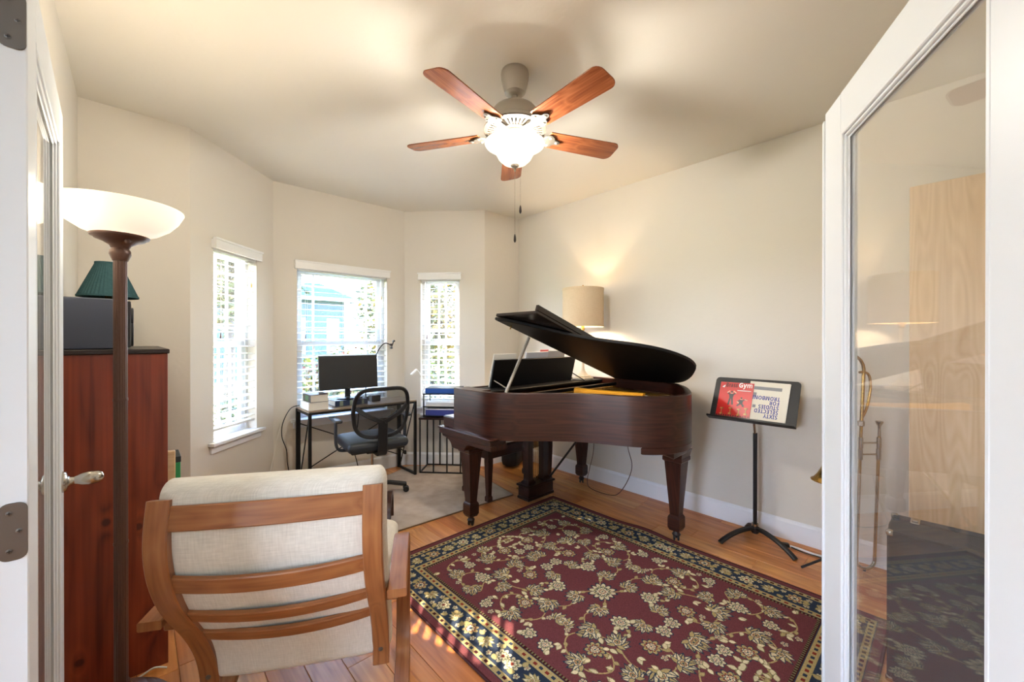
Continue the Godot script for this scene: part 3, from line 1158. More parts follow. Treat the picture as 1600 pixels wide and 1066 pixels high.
func leaf(x: float, y: float, ln: float, wd: float, rot: float, c0: Color, c1: Color) -> void:
	var cr := cos(rot)
	var sr := sin(rot)
	var k0 := ln + 1.0
	for yy in range(maxi(0, int(y - k0)), mini(rh, int(y + k0) + 1)):
		for xx in range(maxi(0, int(x - k0)), mini(rw, int(x + k0) + 1)):
			var u := ((xx - x) * cr + (yy - y) * sr) / ln
			var w := (-(xx - x) * sr + (yy - y) * cr) / wd
			if u < 0.0 or u > 1.0:
				continue
			var e := sin(PI * pow(u, 0.75))
			if absf(w) > e:
				continue
			var c := c0 if absf(w) > e - 0.22 or (absf(w) < 0.1 and wd > 8.0) else c1
			var k := (yy * rw + xx) * 3
			rpx[k] = int(c.r * 255); rpx[k + 1] = int(c.g * 255); rpx[k + 2] = int(c.b * 255)

func palmette(x: float, y: float, r: float, rot: float, a: Color, bcol: Color, nav: Color, red: Color) -> void:
	for i in 7:
		var an := rot + (i - 3) * 0.42
		leaf(x - cos(rot) * r * 0.35, y - sin(rot) * r * 0.35, r * (1.55 - absf(i - 3) * 0.16), r * 0.3, an, nav, a if i % 2 == 0 else bcol)
	for i in 2:
		leaf(x - cos(rot) * r * 0.3, y - sin(rot) * r * 0.3, r * 0.8, r * 0.2, rot + (i * 2 - 1) * 1.9, nav, bcol)
	flower(x, y, r * 0.42, 5, rot, [nav, a, red, bcol, nav], 0.25)

func vine(pts: Array, r: float, c: Color) -> void:
	for p in smooth(pts, 60):
		dot(p.x, p.y, r, c)

func rug_image() -> Image:
	rw = 832
	rh = 1088
	rpx.resize(rw * rh * 3)
	var burg := c8(104, 57, 60)
	var dark := c8(62, 28, 30)
	var cream := c8(200, 186, 150)
	var tan_ := c8(166, 146, 100)
	var pale := c8(214, 200, 164)
	var nav := c8(46, 54, 70)
	var olive := c8(112, 108, 76)
	var rust := c8(120, 48, 40)
	var hw := rw / 2
	var hh := rh / 2
	# a quarter is painted, then mirrored; u counts pixels from the nearest edge
	var px_m := 510.0
	var b1 := 0.038 * px_m
	var b2 := 0.076 * px_m
	var b3 := 0.178 * px_m
	var b4 := 0.222 * px_m
	var b5 := 0.238 * px_m
	for y in hh:
		for x in hw:
			var u := float(mini(x, y))
			var al := float(maxi(x, y))
			var c := burg
			if u < b1:
				c = burg if u > 3 else dark
			elif u < b2:
				c = tan_
				if u < b1 + 2 or u > b2 - 2: c = nav
				elif absf(u - (b1 + b2) * 0.5) < 3.6 and fposmod(al, 17.0) < 9.0: c = dark if fposmod(al, 34.0) < 17.0 else nav
			elif u < b3:
				c = nav
			elif u < b4:
				c = tan_
				if u < b3 + 2 or u > b4 - 2: c = nav
				elif absf(u - (b3 + b4) * 0.5) < 3.4 and fposmod(al, 17.0) < 9.0: c = nav if fposmod(al, 34.0) < 17.0 else rust
			elif u < b5:
				c = dark
				if fposmod(al, 8.0) < 4.0 and u > b4 + 2: c = olive
			var k := (y * rw + x) * 3
			rpx[k] = int(c.r * 255); rpx[k + 1] = int(c.g * 255); rpx[k + 2] = int(c.b * 255)
	var fl := [nav, cream, olive, pale, rust]
	var fl2 := [nav, tan_, rust, cream, nav]
	# border flowers on navy
	var bm := (b2 + b3) * 0.5
	for along_x in [true, false]:
		var lim: int = hw if along_x else hh
		var s := bm
		var i := 0
		while s < lim + 30:
			var q := Vector2(s, bm) if along_x else Vector2(bm, s)
			if i % 2 == 0:
				flower(q.x, q.y, 25, 8, 0.2, fl if i % 4 == 0 else fl2)
			else:
				palmette(q.x, q.y, 20, (0.0 if along_x else PI * 0.5) + (PI if i % 4 == 1 else 0.0), cream, tan_, olive, rust)
			for sg in [-1.0, 1.0]:
				var off := Vector2(29, 16 * sg) if along_x else Vector2(16 * sg, 29)
				flower(q.x + off.x, q.y + off.y, 9, 5, s, [nav, cream, olive, cream, rust])
				leaf(q.x - off.x * 0.7, q.y - off.y * 0.7, 20, 7, sg + s, olive, tan_)
			s += 58.0
			i += 1
	# field: scrolling vines with palmettes and rosettes
	var f0 := b5
	var W := hw - f0
	var Hh := hh - f0
	var P := func(a: float, b: float) -> Vector2: return Vector2(f0 + a * W, f0 + b * Hh)
	var vines := [
		[P.call(1.0, 0.98), P.call(0.8, 0.9), P.call(0.62, 0.94), P.call(0.5, 0.84), P.call(0.55, 0.7), P.call(0.7, 0.68), P.call(0.76, 0.76)],
		[P.call(0.5, 0.84), P.call(0.32, 0.9), P.call(0.18, 0.82), P.call(0.16, 0.68), P.call(0.28, 0.6), P.call(0.4, 0.66), P.call(0.36, 0.74)],
		[P.call(0.55, 0.7), P.call(0.44, 0.56), P.call(0.5, 0.42), P.call(0.68, 0.4), P.call(0.78, 0.48), P.call(0.7, 0.55)],
		[P.call(0.5, 0.42), P.call(0.3, 0.4), P.call(0.16, 0.46), P.call(0.1, 0.34), P.call(0.2, 0.24), P.call(0.34, 0.28), P.call(0.32, 0.35)],
		[P.call(0.68, 0.4), P.call(0.82, 0.34), P.call(0.98, 0.4)],
		[P.call(0.2, 0.24), P.call(0.14, 0.12), P.call(0.26, 0.06), P.call(0.38, 0.1), P.call(0.36, 0.17)],
		[P.call(0.82, 0.34), P.call(0.62, 0.26), P.call(0.56, 0.14), P.call(0.7, 0.07), P.call(0.84, 0.11), P.call(0.82, 0.19)],
		[P.call(0.84, 0.11), P.call(0.96, 0.06), P.call(1.0, 0.12)]]
	var rng := RandomNumberGenerator.new()
	rng.seed = 9
	for vn in vines:
		vine(vn, 1.7, tan_)
		var pts := smooth(vn, 5)
		for i in range(1, pts.size(), 2):
			var p: Vector2 = pts[i]
			leaf(p.x, p.y, rng.randf_range(13, 24), 5.5, rng.randf() * TAU, olive, cream if i % 4 == 1 else tan_)
	for f in [[0.76, 0.76, 30, 10], [0.36, 0.74, 27, 9], [0.70, 0.55, 27, 9], [0.32, 0.35, 28, 10], [0.36, 0.17, 22, 8], [0.82, 0.19, 28, 9], [0.93, 0.56, 24, 8], [0.12, 0.94, 22, 8], [0.1, 0.58, 22, 8], [0.93, 0.28, 22, 8]]:
		var p: Vector2 = P.call(f[0], f[1])
		flower(p.x, p.y, f[2], f[3], f[0] * 9.0, fl if int(f[3]) % 2 == 0 else fl2)
		flower(p.x, p.y, f[2] * 0.45, 6, f[1] * 5.0, [nav, pale, rust, pale, nav])
	for f in [[0.5, 0.84, 33, 2.6], [0.55, 0.69, 31, 0.4], [0.17, 0.75, 31, 1.8], [0.5, 0.42, 35, 3.9], [0.13, 0.4, 29, 2.2], [0.72, 0.385, 32, 5.6], [0.17, 0.2, 29, 4.4], [0.58, 0.2, 33, 4.2], [0.98, 0.41, 34, 4.71], [0.76, 0.91, 30, 3.3], [0.66, 0.07, 26, 5.2], [0.36, 0.52, 28, 1.1], [0.86, 0.66, 28, 3.0], [0.42, 0.97, 24, 0.2]]:
		var p: Vector2 = P.call(f[0], f[1])
		palmette(p.x, p.y, f[2], f[3], cream, tan_, nav, rust)
	for i in 64:
		var p: Vector2 = P.call(rng.randf_range(0.04, 0.98), rng.randf_range(0.03, 0.97))
		var k := (int(p.y) * rw + int(p.x)) * 3
		if absi(rpx[k] - 104) < 3 and absi(rpx[k + 1] - 57) < 3:
			if i % 3 == 0:
				flower(p.x, p.y, 10, 5, rng.randf() * 6, [nav, cream, rust, cream, nav])
			else:
				leaf(p.x, p.y, 22, 7, rng.randf() * TAU, olive, cream)
				leaf(p.x, p.y, 18, 6, rng.randf() * TAU, olive, pale)
	var ct: Vector2 = P.call(1.0, 1.0)
	flower(ct.x, ct.y, 44, 12, 0.0, [nav, cream, olive, pale, rust])
	flower(ct.x, ct.y, 20, 8, 0.0, [nav, pale, rust, cream, nav])
	# worn wool: a little unevenness, then mirror
	for y in hh:
		for x in hw:
			var k := (y * rw + x) * 3
			var g := 0.86 + 0.28 * rng.randf()
			for c in 3:
				var val := clampi(int(rpx[k + c] * g), 0, 255)
				rpx[k + c] = val
				rpx[(y * rw + (rw - 1 - x)) * 3 + c] = val
				rpx[((rh - 1 - y) * rw + x) * 3 + c] = val
				rpx[((rh - 1 - y) * rw + (rw - 1 - x)) * 3 + c] = val
	return Image.create_from_data(rw, rh, false, Image.FORMAT_RGB8, rpx)

func build_rugs() -> void:
	var e0 := 1.012
	var e1 := 2.63
	var n0 := 0.195
	var n1 := 2.325
	var m := mat(Color.WHITE, 0.95, 0.0, 0.15)
	m.albedo_texture = tex(rug_image())
	var by := field(91, 0.35, 256, 256, 1, 1, 2)
	bump(m, tex(Image.create_from_data(256, 256, false, Image.FORMAT_L8, by)), 0.02)
	var b := B.new()
	var rows := []
	var ne := 60
	var nn := 80
	for j in nn + 1:
		var row := PackedVector3Array()
		for i in ne + 1:
			var u := i / float(ne)
			var w := j / float(nn)
			var ee := lerpf(e0, e1, u)
			var no := lerpf(n0, n1, w)
			# a slight ripple where the caster of the piano's tail leg pins the edge
			var bumpy := 0.014 * exp(-pow((no - 1.45) / 0.16, 2.0)) * smoothstep(0.9, 1.0, u)
			row.append(V(ee + bumpy * 0.6, 0.008 + bumpy, no))
		rows.append(row)
	b.grid(rows)
	var k := 0
	for j in nn + 1:
		for i in ne + 1:
			b.t[k] = Vector2(i / float(ne), 1.0 - j / float(nn))
			k += 1
	var rg := single(b, "rug", m, "burgundy oriental rug with navy and tan floral border", "rug", V(1.83, 0, 1.26))
	var edge := B.new()
	for ed in [[V(e0, 0, n0), V(e1, 0, n0)], [V(e1, 0, n0), V(e1, 0, n1)], [V(e1, 0, n1), V(e0, 0, n1)], [V(e0, 0, n1), V(e0, 0, n0)]]:
		var pth := []
		for i in 21:
			pth.append((ed[0] as Vector3).lerp(ed[1], i / 20.0) + Vector3(0, 0.0045, 0))
		edge.tube(pth, 0.0045, 6)
	part(edge, "bound_edge", mat(c8(60, 22, 26), 0.95), rg)
	# the beige carpet, cut to fit the bay
	var poly := [[0.95, 2.66], [2.40, 2.585], [2.56, 3.52], [2.12, 3.92], [1.86, 3.80], [0.98, 3.76]]
	var cp := single(B.new().slab(poly, 0.0005, 0.010, 0.002), "carpet", M.carpet, "plain beige carpet piece under the office chair and desk", "carpet", V(1.7, 0, 3.1))
	var pb := []
	for q in poly:
		pb.append(V(q[0], 0.005, q[1]))
	pb.append(pb[0])
	for i in poly.size():
		part(B.new().tube([pb[i], pb[i + 1]], 0.0055, 6), "binding", mat(c8(122, 96, 76), 0.9), cp)

# ---------------------------------------------------------------- piano, bench, what lies on them

func taper(b: B, e: float, nn: float, prof: Array) -> B:
	# a square post: [half width, height] pairs, bottom to top
	var cs := [Vector2(-1, -1), Vector2(1, -1), Vector2(1, 1), Vector2(-1, 1)]
	for i in prof.size() - 1:
		for k in 4:
			var c0: Vector2 = cs[k]
			var c1: Vector2 = cs[(k + 1) % 4]
			var w0: float = prof[i][0]
			var w1: float = prof[i + 1][0]
			b.face([V(e + c0.x * w0, prof[i][1], nn + c0.y * w0), V(e + c1.x * w0, prof[i][1], nn + c1.y * w0), V(e + c1.x * w1, prof[i + 1][1], nn + c1.y * w1), V(e + c0.x * w1, prof[i + 1][1], nn + c0.y * w1)])
	for en in [0, prof.size() - 1]:
		var w: float = prof[en][0]
		var f := []
		for k in 4:
			var c: Vector2 = cs[k if en > 0 else 3 - k]
			f.append(V(e + c.x * w, prof[en][1], nn + c.y * w))
		b.face(f)
	return b

func caster(par: Node, e: float, nn: float, turn: float) -> void:
	var d := az(turn)
	var s := az(turn + 90.0)
	var c := V(e, 0, nn)
	var b := B.new()
	for k in [-1.0, 1.0]:
		var x := Transform3D(Basis(d, s, d.cross(s)), c + Vector3(0, 0.023, 0) + s * (k * 0.013 - 0.006))
		b.lathe([[0.0, 0.0], [0.017, 0.0], [0.0225, 0.002], [0.0225, 0.010], [0.017, 0.012], [0.0, 0.012]], 18, x)
	var cb := part(b, "caster", M.black, par)
	part(B.new().box(c + Vector3(0, 0.035, 0), Vector3(0.02, 0.03, 0.02), 0.003).lathe([[0.0, 0.038], [0.026, 0.038], [0.028, 0.045], [0.02, 0.056], [0.016, 0.072]], 16, Transform3D(Basis(), c)), "caster_fork", M.brass if false else M.pine_dark, cb)

func piano_leg(par: Node, e: float, nn: float, top: float) -> void:
	var b := B.new()
	taper(b, e, nn, [[0.032, 0.072], [0.038, 0.085], [0.041, 0.092], [0.041, 0.158], [0.037, 0.170], [0.031, 0.177], [0.031, 0.19], [0.056, top - 0.04], [0.059, top - 0.036], [0.066, top - 0.03], [0.066, top - 0.008], [0.06, top]])
	part(b, "leg", M.piano, par)
	caster(par, e, nn, 60.0)

func build_piano() -> void:
	var at := V(2.42, 0, 2.0)
	var o := thing("grand_piano", "dark mahogany baby grand piano with its black lid propped half open", "piano", at)
	var T := 1.006
	var Bm := 0.700
	var ctrl := [Vector2(1.67, 2.42), Vector2(1.67, 2.25), Vector2(1.672, 2.10), Vector2(1.695, 2.01), Vector2(1.755, 1.925), Vector2(1.84, 1.84), Vector2(1.94, 1.745), Vector2(2.035, 1.64), Vector2(2.105, 1.53), Vector2(2.155, 1.42), Vector2(2.205, 1.31), Vector2(2.275, 1.215), Vector2(2.37, 1.15), Vector2(2.49, 1.117), Vector2(2.62, 1.135), Vector2(2.76, 1.2), Vector2(2.91, 1.285), Vector2(3.04, 1.38), Vector2(3.125, 1.48), Vector2(3.163, 1.59), Vector2(3.17, 1.75), Vector2(3.17, 2.0), Vector2(3.17, 2.42)]
	var line := smooth(ctrl, 5)
	var path := []
	for p in line:
		path.append(V(p.x, Bm, p.y))
	var th := 0.045
	# outline runs counter-clockwise from above, so the room lies to its right
	var hgt := T - Bm
	var sec := [[0.0, 0.0], [0.0, -th], [hgt - 0.004, -th], [hgt, -th + 0.004], [hgt, -0.004], [hgt - 0.004, 0.0]]
	var sec2 := []
	for q in sec:
		sec2.append([q[0], q[1]])
	part(B.new().sweep(path, Vector3.UP, sec2), "rim", M.piano, o)
	var inner := []
	for i in line.size():
		var a: Vector2 = line[maxi(0, i - 1)]
		var c: Vector2 = line[mini(line.size() - 1, i + 1)]
		var d := (c - a).normalized()
		inner.append(line[i] + Vector2(-d.y, d.x) * (th - 0.006))
	var ip := []
	for p in inner:
		ip.append([p.x, p.y])
	part(B.new().slab(ip, 0.74, 0.76), "soundboard", M.beech, o)
	# the iron plate: a shape a little smaller, with openings left between its struts
	var pl := []
	for i in line.size():
		var a: Vector2 = line[maxi(0, i - 1)]
		var c: Vector2 = line[mini(line.size() - 1, i + 1)]
		var d := (c - a).normalized()
		var q: Vector2 = line[i] + Vector2(-d.y, d.x) * (th + 0.012)
		if q.y < 2.10:
			pl.append(q)
	var outer_strip := []
	for p in pl:
		outer_strip.append(V(p.x, 0.905, p.y))
	var plate := part(B.new().sweep(outer_strip, Vector3.UP, [[0.0, 0.0], [0.0, -0.07], [0.012, -0.07], [0.02, -0.05], [0.02, 0.0]]), "iron_plate", M.gold_plate, o)
	var pb := B.new().span(V(1.75, 0.935, 2.02), V(3.11, 0.955, 2.15), 0.004)
	part(pb, "pin_block", M.gold_plate, plate)
	for k in [[1.98, 2.05, 2.22, 1.55], [2.24, 2.05, 2.48, 1.25], [2.55, 2.05, 2.78, 1.3], [2.86, 2.05, 2.98, 1.45]]:
		part(B.new().tube([V(k[0], 0.935, k[1]), V(k[2], 0.922, k[3])], 0.014, 8), "strut", M.gold_plate, plate)
	var st := B.new()
	for i in 60:
		var u := i / 59.0
		var e0 := lerpf(1.80, 3.05, u)
		var e1 := lerpf(1.86, 2.98, u) + 0.18 * sin(PI * u)
		var nn := lerpf(1.93, 1.5, smoothstep(0.0, 0.35, u)) - 0.28 * sin(PI * clampf(u * 1.1 - 0.1, 0, 1))
		st.tube([V(e0, 0.948, 2.06), V(e1, 0.925, nn)], 0.0012, 4, false, false)
	tag(part(st, "strings", M.brass, o), "", "", "", "stuff")
	part(B.new().span(V(1.80, 0.955, 1.985), V(3.08, 0.98, 2.005), 0.003), "damper_rail", M.ebony, o)
	# keybed, arms, keys
	var kb := B.new().span(V(1.652, 0.662, 2.585), V(3.188, 0.705, 2.2), 0.004)
	kb.span(V(1.640, 0.700, 2.592), V(3.2, 0.712, 2.2), 0.004)
	for e in [[1.652, 1.79], [3.05, 3.188]]:
		kb.span(V(e[0], 0.662, 2.21), V(e[1], 0.705, 1.99), 0.004)
		kb.span(V(e[0] - 0.012, 0.700, 2.21), V(e[1] + 0.012, 0.712, 1.98), 0.004)
	part(kb, "keybed", M.piano, o)
	for e in [[1.672, 1.792], [3.048, 3.168]]:
		part(B.new().span(V(e[0], 0.712, 2.42), V(e[1], 0.79, 2.562), 0.008), "arm", M.piano, o)
	part(B.new().span(V(1.792, 0.712, 2.55), V(3.048, 0.742, 2.57), 0.003), "keyslip", M.piano, o)
	part(B.new().span(V(1.715, 0.712, 2.405), V(3.125, 1.0, 2.42), 0.003), "fallboard", M.piano, o)
	var kw := 1.25 / 52.0
	var kbm := B.new().box(Vector3.ZERO, Vector3(kw - 0.0012, 0.02, 0.132), 0.0015).mesh()
	for i in 52:
		again(kbm, "white_key", M.white, o, Transform3D(Basis(), V(1.796 + (i + 0.5) * kw, 0.747, 2.486) - at))
	var bkm := B.new().box(Vector3.ZERO, Vector3(0.0105, 0.013, 0.085), 0.002).mesh()
	for i in 51:
		if [1, 0, 1, 1, 0, 1, 1][i % 7]:
			again(bkm, "black_key", M.ebony, o, Transform3D(Basis(), V(1.796 + (i + 1) * kw, 0.763, 2.462) - at))
	# shelf and music desk
	part(B.new().span(V(1.74, 0.975, 2.16), V(3.12, 0.992, 2.405), 0.003), "music_shelf", M.ebony, o)
	part(B.new().span(V(1.672, 0.99, 2.42), V(1.80, 1.0045, 2.16), 0.003), "cheek_top", M.piano, o)
	var dk := Basis(Vector3(1, 0, 0), deg_to_rad(14.0))
	var dp := part(B.new().box(V(2.39, 1.088, 2.295), Vector3(0.94, 0.235, 0.016), 0.003, dk), "music_desk", M.ebony, o)
	part(B.new().box(V(2.39, 0.978, 2.30), Vector3(0.94, 0.012, 0.03), 0.002), "desk_ledge", M.pewter, dp)
	part(B.new().tube([V(1.93, 1.05, 2.28), V(1.96, 0.995, 2.165)], 0.0045, 6), "desk_strut", M.pewter, dp)
	part(B.new().tube([V(2.83, 1.06, 2.28), V(2.86, 0.997, 2.165)], 0.0045, 6), "desk_strut", M.ebony, dp)
	# lid, hinged along the straight side; the front flap lies folded back on it
	var hx := V(3.178, 0.992, 0)
	var ang := deg_to_rad(18.7)
	var rot := Transform3D(Basis(Vector3(0, 0, 1), -ang), hx)
	var lp := []
	for i in line.size():
		var a: Vector2 = line[maxi(0, i - 1)]
		var c: Vector2 = line[mini(line.size() - 1, i + 1)]
		var d := (c - a).normalized()
		var q: Vector2 = line[i] - Vector2(-d.y, d.x) * 0.014
		if q.y <= 2.05:
			lp.append(Vector2(q.x - 3.178, -q.y))
	lp.push_front(Vector2(1.658 - 3.178, -2.05))
	lp.append(Vector2(3.184 - 3.178, -2.05))
	var flat := Transform3D(Basis(Vector3(1, 0, 0), Vector3(0, 0, 1), Vector3(0, -1, 0)), Vector3.ZERO)
	var lid := part(B.new().prism(lp, -0.024, -0.002, 0.004, rot * flat), "lid", M.ebony, o)
	var fb := B.new()
	var put := func(bb: B, a: Vector3, c: Vector3) -> void:
		bb.box(rot * ((a + c) * 0.5), (c - a).abs(), 0.003, rot.basis)
	put.call(fb, Vector3(-1.52, 0.028, -1.675), Vector3(0.0, 0.048, -2.05))
	var flap := part(fb, "lid_flap", M.lidtop, lid)
	fb = B.new()
	put.call(fb, Vector3(-1.52, 0.048, -1.675), Vector3(0.0, 0.085, -1.697))
	part(fb, "lid_flap", M.lidtop, lid)
	flap.set_meta("label", "front flap of the lid folded back")
	for z in [-1.66, -2.0]:
		part(B.new().box(V(3.172, 1.0, -z), Vector3(0.02, 0.022, 0.04), 0.003), "hinge", M.brass, o)
	part(B.new().tube([rot * Vector3(-1.42, -0.002, -1.99), rot * Vector3(-1.42, -0.03, -1.99)], 0.004, 8), "lid_hook", M.brass, o)
	part(B.new().tube([V(1.835, 0.985, 2.05), V(2.055, 1.365, 2.045)], 0.011, 10), "lid_prop", M.pewter, o)
	# legs with shaped brackets
	piano_leg(o, 1.785, 2.37, 0.575)
	piano_leg(o, 3.085, 2.37, 0.575)
	piano_leg(o, 2.665, 1.255, 0.575)
	for e in [[1.66, 1.90, 0.0], [2.965, 3.185, 0.0]]:
		# ogee bracket under the keybed: outline in north-height, drawn across the leg
		var ol := [Vector2(2.575, 0.665)]
		for i in 9:
			var u := i / 8.0
			ol.append(Vector2(2.555 - 0.115 * sin(u * PI * 0.5), 0.64 - 0.065 * (1.0 - cos(u * PI * 0.5))))
		ol.append(Vector2(2.298, 0.575))
		for i in 7:
			var u := i / 6.0
			ol.append(Vector2(2.29 - 0.06 * u, 0.578 + 0.05 * sin(u * PI * 0.5)))
		ol.append(Vector2(2.0, 0.628))
		ol.append(Vector2(2.0, 0.665))
		var pts := []
		for q in ol:
			pts.append(Vector2(q.x, q.y))
		# local x is north, local z runs west to east
		var c: float = (e[0] + e[1]) * 0.5
		var w := 0.072
		if e[0] < 2.0:
			c = 1.735
		part(B.new().prism(pts, c - w, c + w, 0.004, Transform3D(Basis(Vector3(0, 0, -1), Vector3(0, 1, 0), Vector3(1, 0, 0)), Vector3.ZERO)), "leg_bracket", M.piano, o)
	# plinth that follows the tail above the third leg
	var tail := []
	for i in line.size():
		var p: Vector2 = line[i]
		if (p.y < 1.28 and p.x > 2.22 and p.x < 2.95):
			tail.append(p)
	var tp := []
	for p in tail:
		tp.append([p.x, p.y])
	tp.append([2.82, 1.36])
	tp.append([2.36, 1.30])
	part(B.new().slab(tp, 0.655, 0.70, 0.006), "tail_block", M.piano, o)
	part(B.new().slab([[2.42, 1.155], [2.62, 1.165], [2.755, 1.23], [2.76, 1.34], [2.50, 1.33]], 0.61, 0.66, 0.01), "tail_block", M.piano, o)
	part(taper(B.new(), 2.665, 1.255, [[0.062, 0.565], [0.07, 0.60], [0.076, 0.62]]), "leg_bracket", M.piano, o)
	# pedal lyre
	var le := 2.47
	var ln := 2.375
	var ly := part(B.new().box(V(le, 0.105, ln), Vector3(0.30, 0.085, 0.125), 0.006).box(V(le, 0.155, ln), Vector3(0.325, 0.016, 0.145), 0.004).box(V(le, 0.052, ln), Vector3(0.31, 0.022, 0.135), 0.004), "pedal_box", M.piano_dark, o)
	for s in [-0.09, 0.09]:
		var post := B.new()
		taper(post, le + s, ln, [[0.042, 0.163], [0.042, 0.178], [0.031, 0.19], [0.028, 0.20], [0.028, 0.57], [0.033, 0.585], [0.04, 0.6], [0.04, 0.66]])
		part(post, "lyre_post", M.piano_dark, ly)
	part(B.new().box(V(le, 0.635, ln), Vector3(0.27, 0.055, 0.11), 0.004), "lyre_head", M.piano_dark, ly)
	for s in [-0.022, 0.0, 0.022]:
		part(B.new().tube([V(le + s, 0.16, ln), V(le + s, 0.62, ln)], 0.0035, 6), "pedal_rod", M.brass, ly)
	for s in [-0.06, 0.0, 0.06]:
		part(B.new().rbox(V(le + s, 0.072, ln + 0.105), Vector3(0.022, 0.01, 0.13), 0.005, 3), "pedal", M.brass, ly)
	part(B.new().tube([V(2.62, 0.16, 2.36), V(2.80, 0.69, 2.03)], 0.009, 8), "lyre_brace", M.black, o)
	# bench
	var bt := V(2.51, 0, 2.76)
	var bn := thing("piano_bench", "low wooden piano bench with a dark seat under the keyboard", "bench", bt)
	part(B.new().span(V(2.095, 0.455, 2.555), V(2.925, 0.475, 2.965), 0.006), "seat", M.piano_dark, bn)
	for c in [[2.14, 2.60], [2.88, 2.60], [2.14, 2.92], [2.88, 2.92]]:
		part(taper(B.new(), c[0], c[1], [[0.019, 0.0112 if c[0] < 2.4 else 0.001], [0.023, 0.016], [0.023, 0.05], [0.017, 0.06], [0.026, 0.34], [0.026, 0.455]]), "leg", M.piano, bn)
	for r in [[V(2.16, 0.36, 2.615), V(2.86, 0.452, 2.59)], [V(2.16, 0.36, 2.93), V(2.86, 0.452, 2.905)], [V(2.125, 0.36, 2.62), V(2.15, 0.452, 2.90)], [V(2.87, 0.36, 2.62), V(2.895, 0.452, 2.90)]]:
		part(B.new().span(r[0], r[1], 0.003), "apron", M.piano, bn)
	# sheet music standing on the desk, with its top edges showing
	var i := 0
	for q in [[2.05, 0.23, 0.255, 0.008, c8(226, 222, 212), "pale music book at the left end of the piano's music desk"], [2.40, 0.26, 0.262, 0.012, c8(188, 190, 198), "grey music book in the middle of the piano's music desk"], [2.64, 0.22, 0.27, 0.006, c8(178, 176, 178), "thin grey music book at the right end of the piano's music desk"]]:
		var hh: float = q[2]
		var sb := Basis(Vector3(1, 0, 0), deg_to_rad(14.0))
		var c := V(q[0], 0.992 + hh * 0.5, 2.322)
		var bk := thing("music_book", q[5], "book", V(q[0], 0.992, 2.335), 0.0, "music books on the piano")
		part(B.new().box(c, Vector3(q[1], hh, q[3]), 0.001, sb), "cover", mat(q[4], 0.7), bk)
		part(B.new().box(c + sb * Vector3(0, 0.001, 0), Vector3(float(q[1]) - 0.006, hh, float(q[3]) - 0.003), 0.0, sb), "pages", M.paper, bk)
		i += 1
	var rc := thing("music_book", "music book with a pink cover corner behind the piano's music desk", "book", V(2.52, 0.992, 2.35), 0.0, "music books on the piano")
	part(B.new().box(V(2.5, 1.132, 2.338), Vector3(0.1, 0.28, 0.006), 0.001, Basis(Vector3(1, 0, 0), deg_to_rad(14.0))), "cover", mat(c8(214, 108, 104), 0.6), rc)
	# long yellow bar lying inside the case
	var y0 := V(2.275, 0.0, 1.80)
	var y1 := V(2.40, 0.0, 1.30)
	var d := (y1 - y0).normalized()
	var yb := B.new().sweep([y0 + Vector3(0, 0.984, 0), y0 + d * 0.13 + Vector3(0, 0.975, 0), y1 - d * 0.04 + Vector3(0, 0.975, 0)], Vector3.UP, [[-0.03, -0.03], [0.024, -0.03], [0.03, -0.022], [0.03, 0.022], [0.024, 0.03], [-0.03, 0.03]])
	var bar := single(yb, "yellow_bar", M.yellow, "long yellow bar with a tapered end lying across the piano's strings", "bar", V(2.33, 0.945, 1.55))
	part(B.new().sweep([y1 - d * 0.04 + Vector3(0, 0.972, 0), y1 + Vector3(0, 0.962, 0)], Vector3.UP, [[-0.02, -0.025], [0.02, -0.025], [0.02, 0.025], [-0.02, 0.025]]), "tip", M.cream_paper, bar)
	# table lamp on the music shelf
	var lt := V(2.955, 0.992, 2.255)
	var lamp := thing("table_lamp", "table lamp with a wide beige drum shade standing on the piano", "lamp", lt)
	var X := Transform3D(Basis(), lt)
	part(B.new().box(lt + Vector3(0, 0.012, 0), Vector3(0.135, 0.022, 0.135), 0.004).box(lt + Vector3(0, 0.032, 0), Vector3(0.105, 0.02, 0.105), 0.006), "base", M.cream_paper, lamp)
	part(B.new().lathe([[0.0, 0.04], [0.045, 0.042], [0.043, 0.05], [0.03, 0.062], [0.017, 0.085], [0.011, 0.12], [0.013, 0.16], [0.024, 0.20], [0.027, 0.24], [0.02, 0.28], [0.01, 0.31], [0.015, 0.33], [0.009, 0.345], [0.009, 0.45]], 24, X), "stem", M.cream_paper, lamp)
	part(B.new().lathe([[0.009, 0.44], [0.016, 0.445], [0.016, 0.50], [0.0, 0.505]], 16, X), "socket", M.brass, lamp)
	part(B.new().lathe([[0.0, 0.50], [0.018, 0.515], [0.03, 0.55], [0.026, 0.585], [0.0, 0.605]], 18, X), "bulb", glow(Color(1.0, 0.82, 0.6), 6.0), lamp)
	omni(lamp, lt + Vector3(0, 0.555, 0), 0.34, Color(1.0, 0.9, 0.76), 0.03)
	var sh := part(B.new().lathe([[0.183, 0.475], [0.183, 0.82], [0.180, 0.82], [0.180, 0.475], [0.183, 0.475]], 40, X), "shade", M.shade, lamp)
	for y in [0.475, 0.80]:
		part(B.new().lathe([[0.1835, y], [0.1855, y + 0.001], [0.1855, y + 0.019], [0.1835, y + 0.02]], 40, X), "shade_band", M.shade, sh)
	var harp := []
	for k in 13:
		var a := PI * k / 12.0
		harp.append(lt + Vector3(cos(a) * 0.055, 0.50 + sin(a) * 0.325, 0))
	part(B.new().tube(harp, 0.002, 5), "harp", M.brass, lamp)
	part(B.new().lathe([[0.0, 0.823], [0.006, 0.827], [0.004, 0.838], [0.007, 0.846], [0.0, 0.855]], 10, X), "finial", M.brass, lamp)
	var spk := B.new()
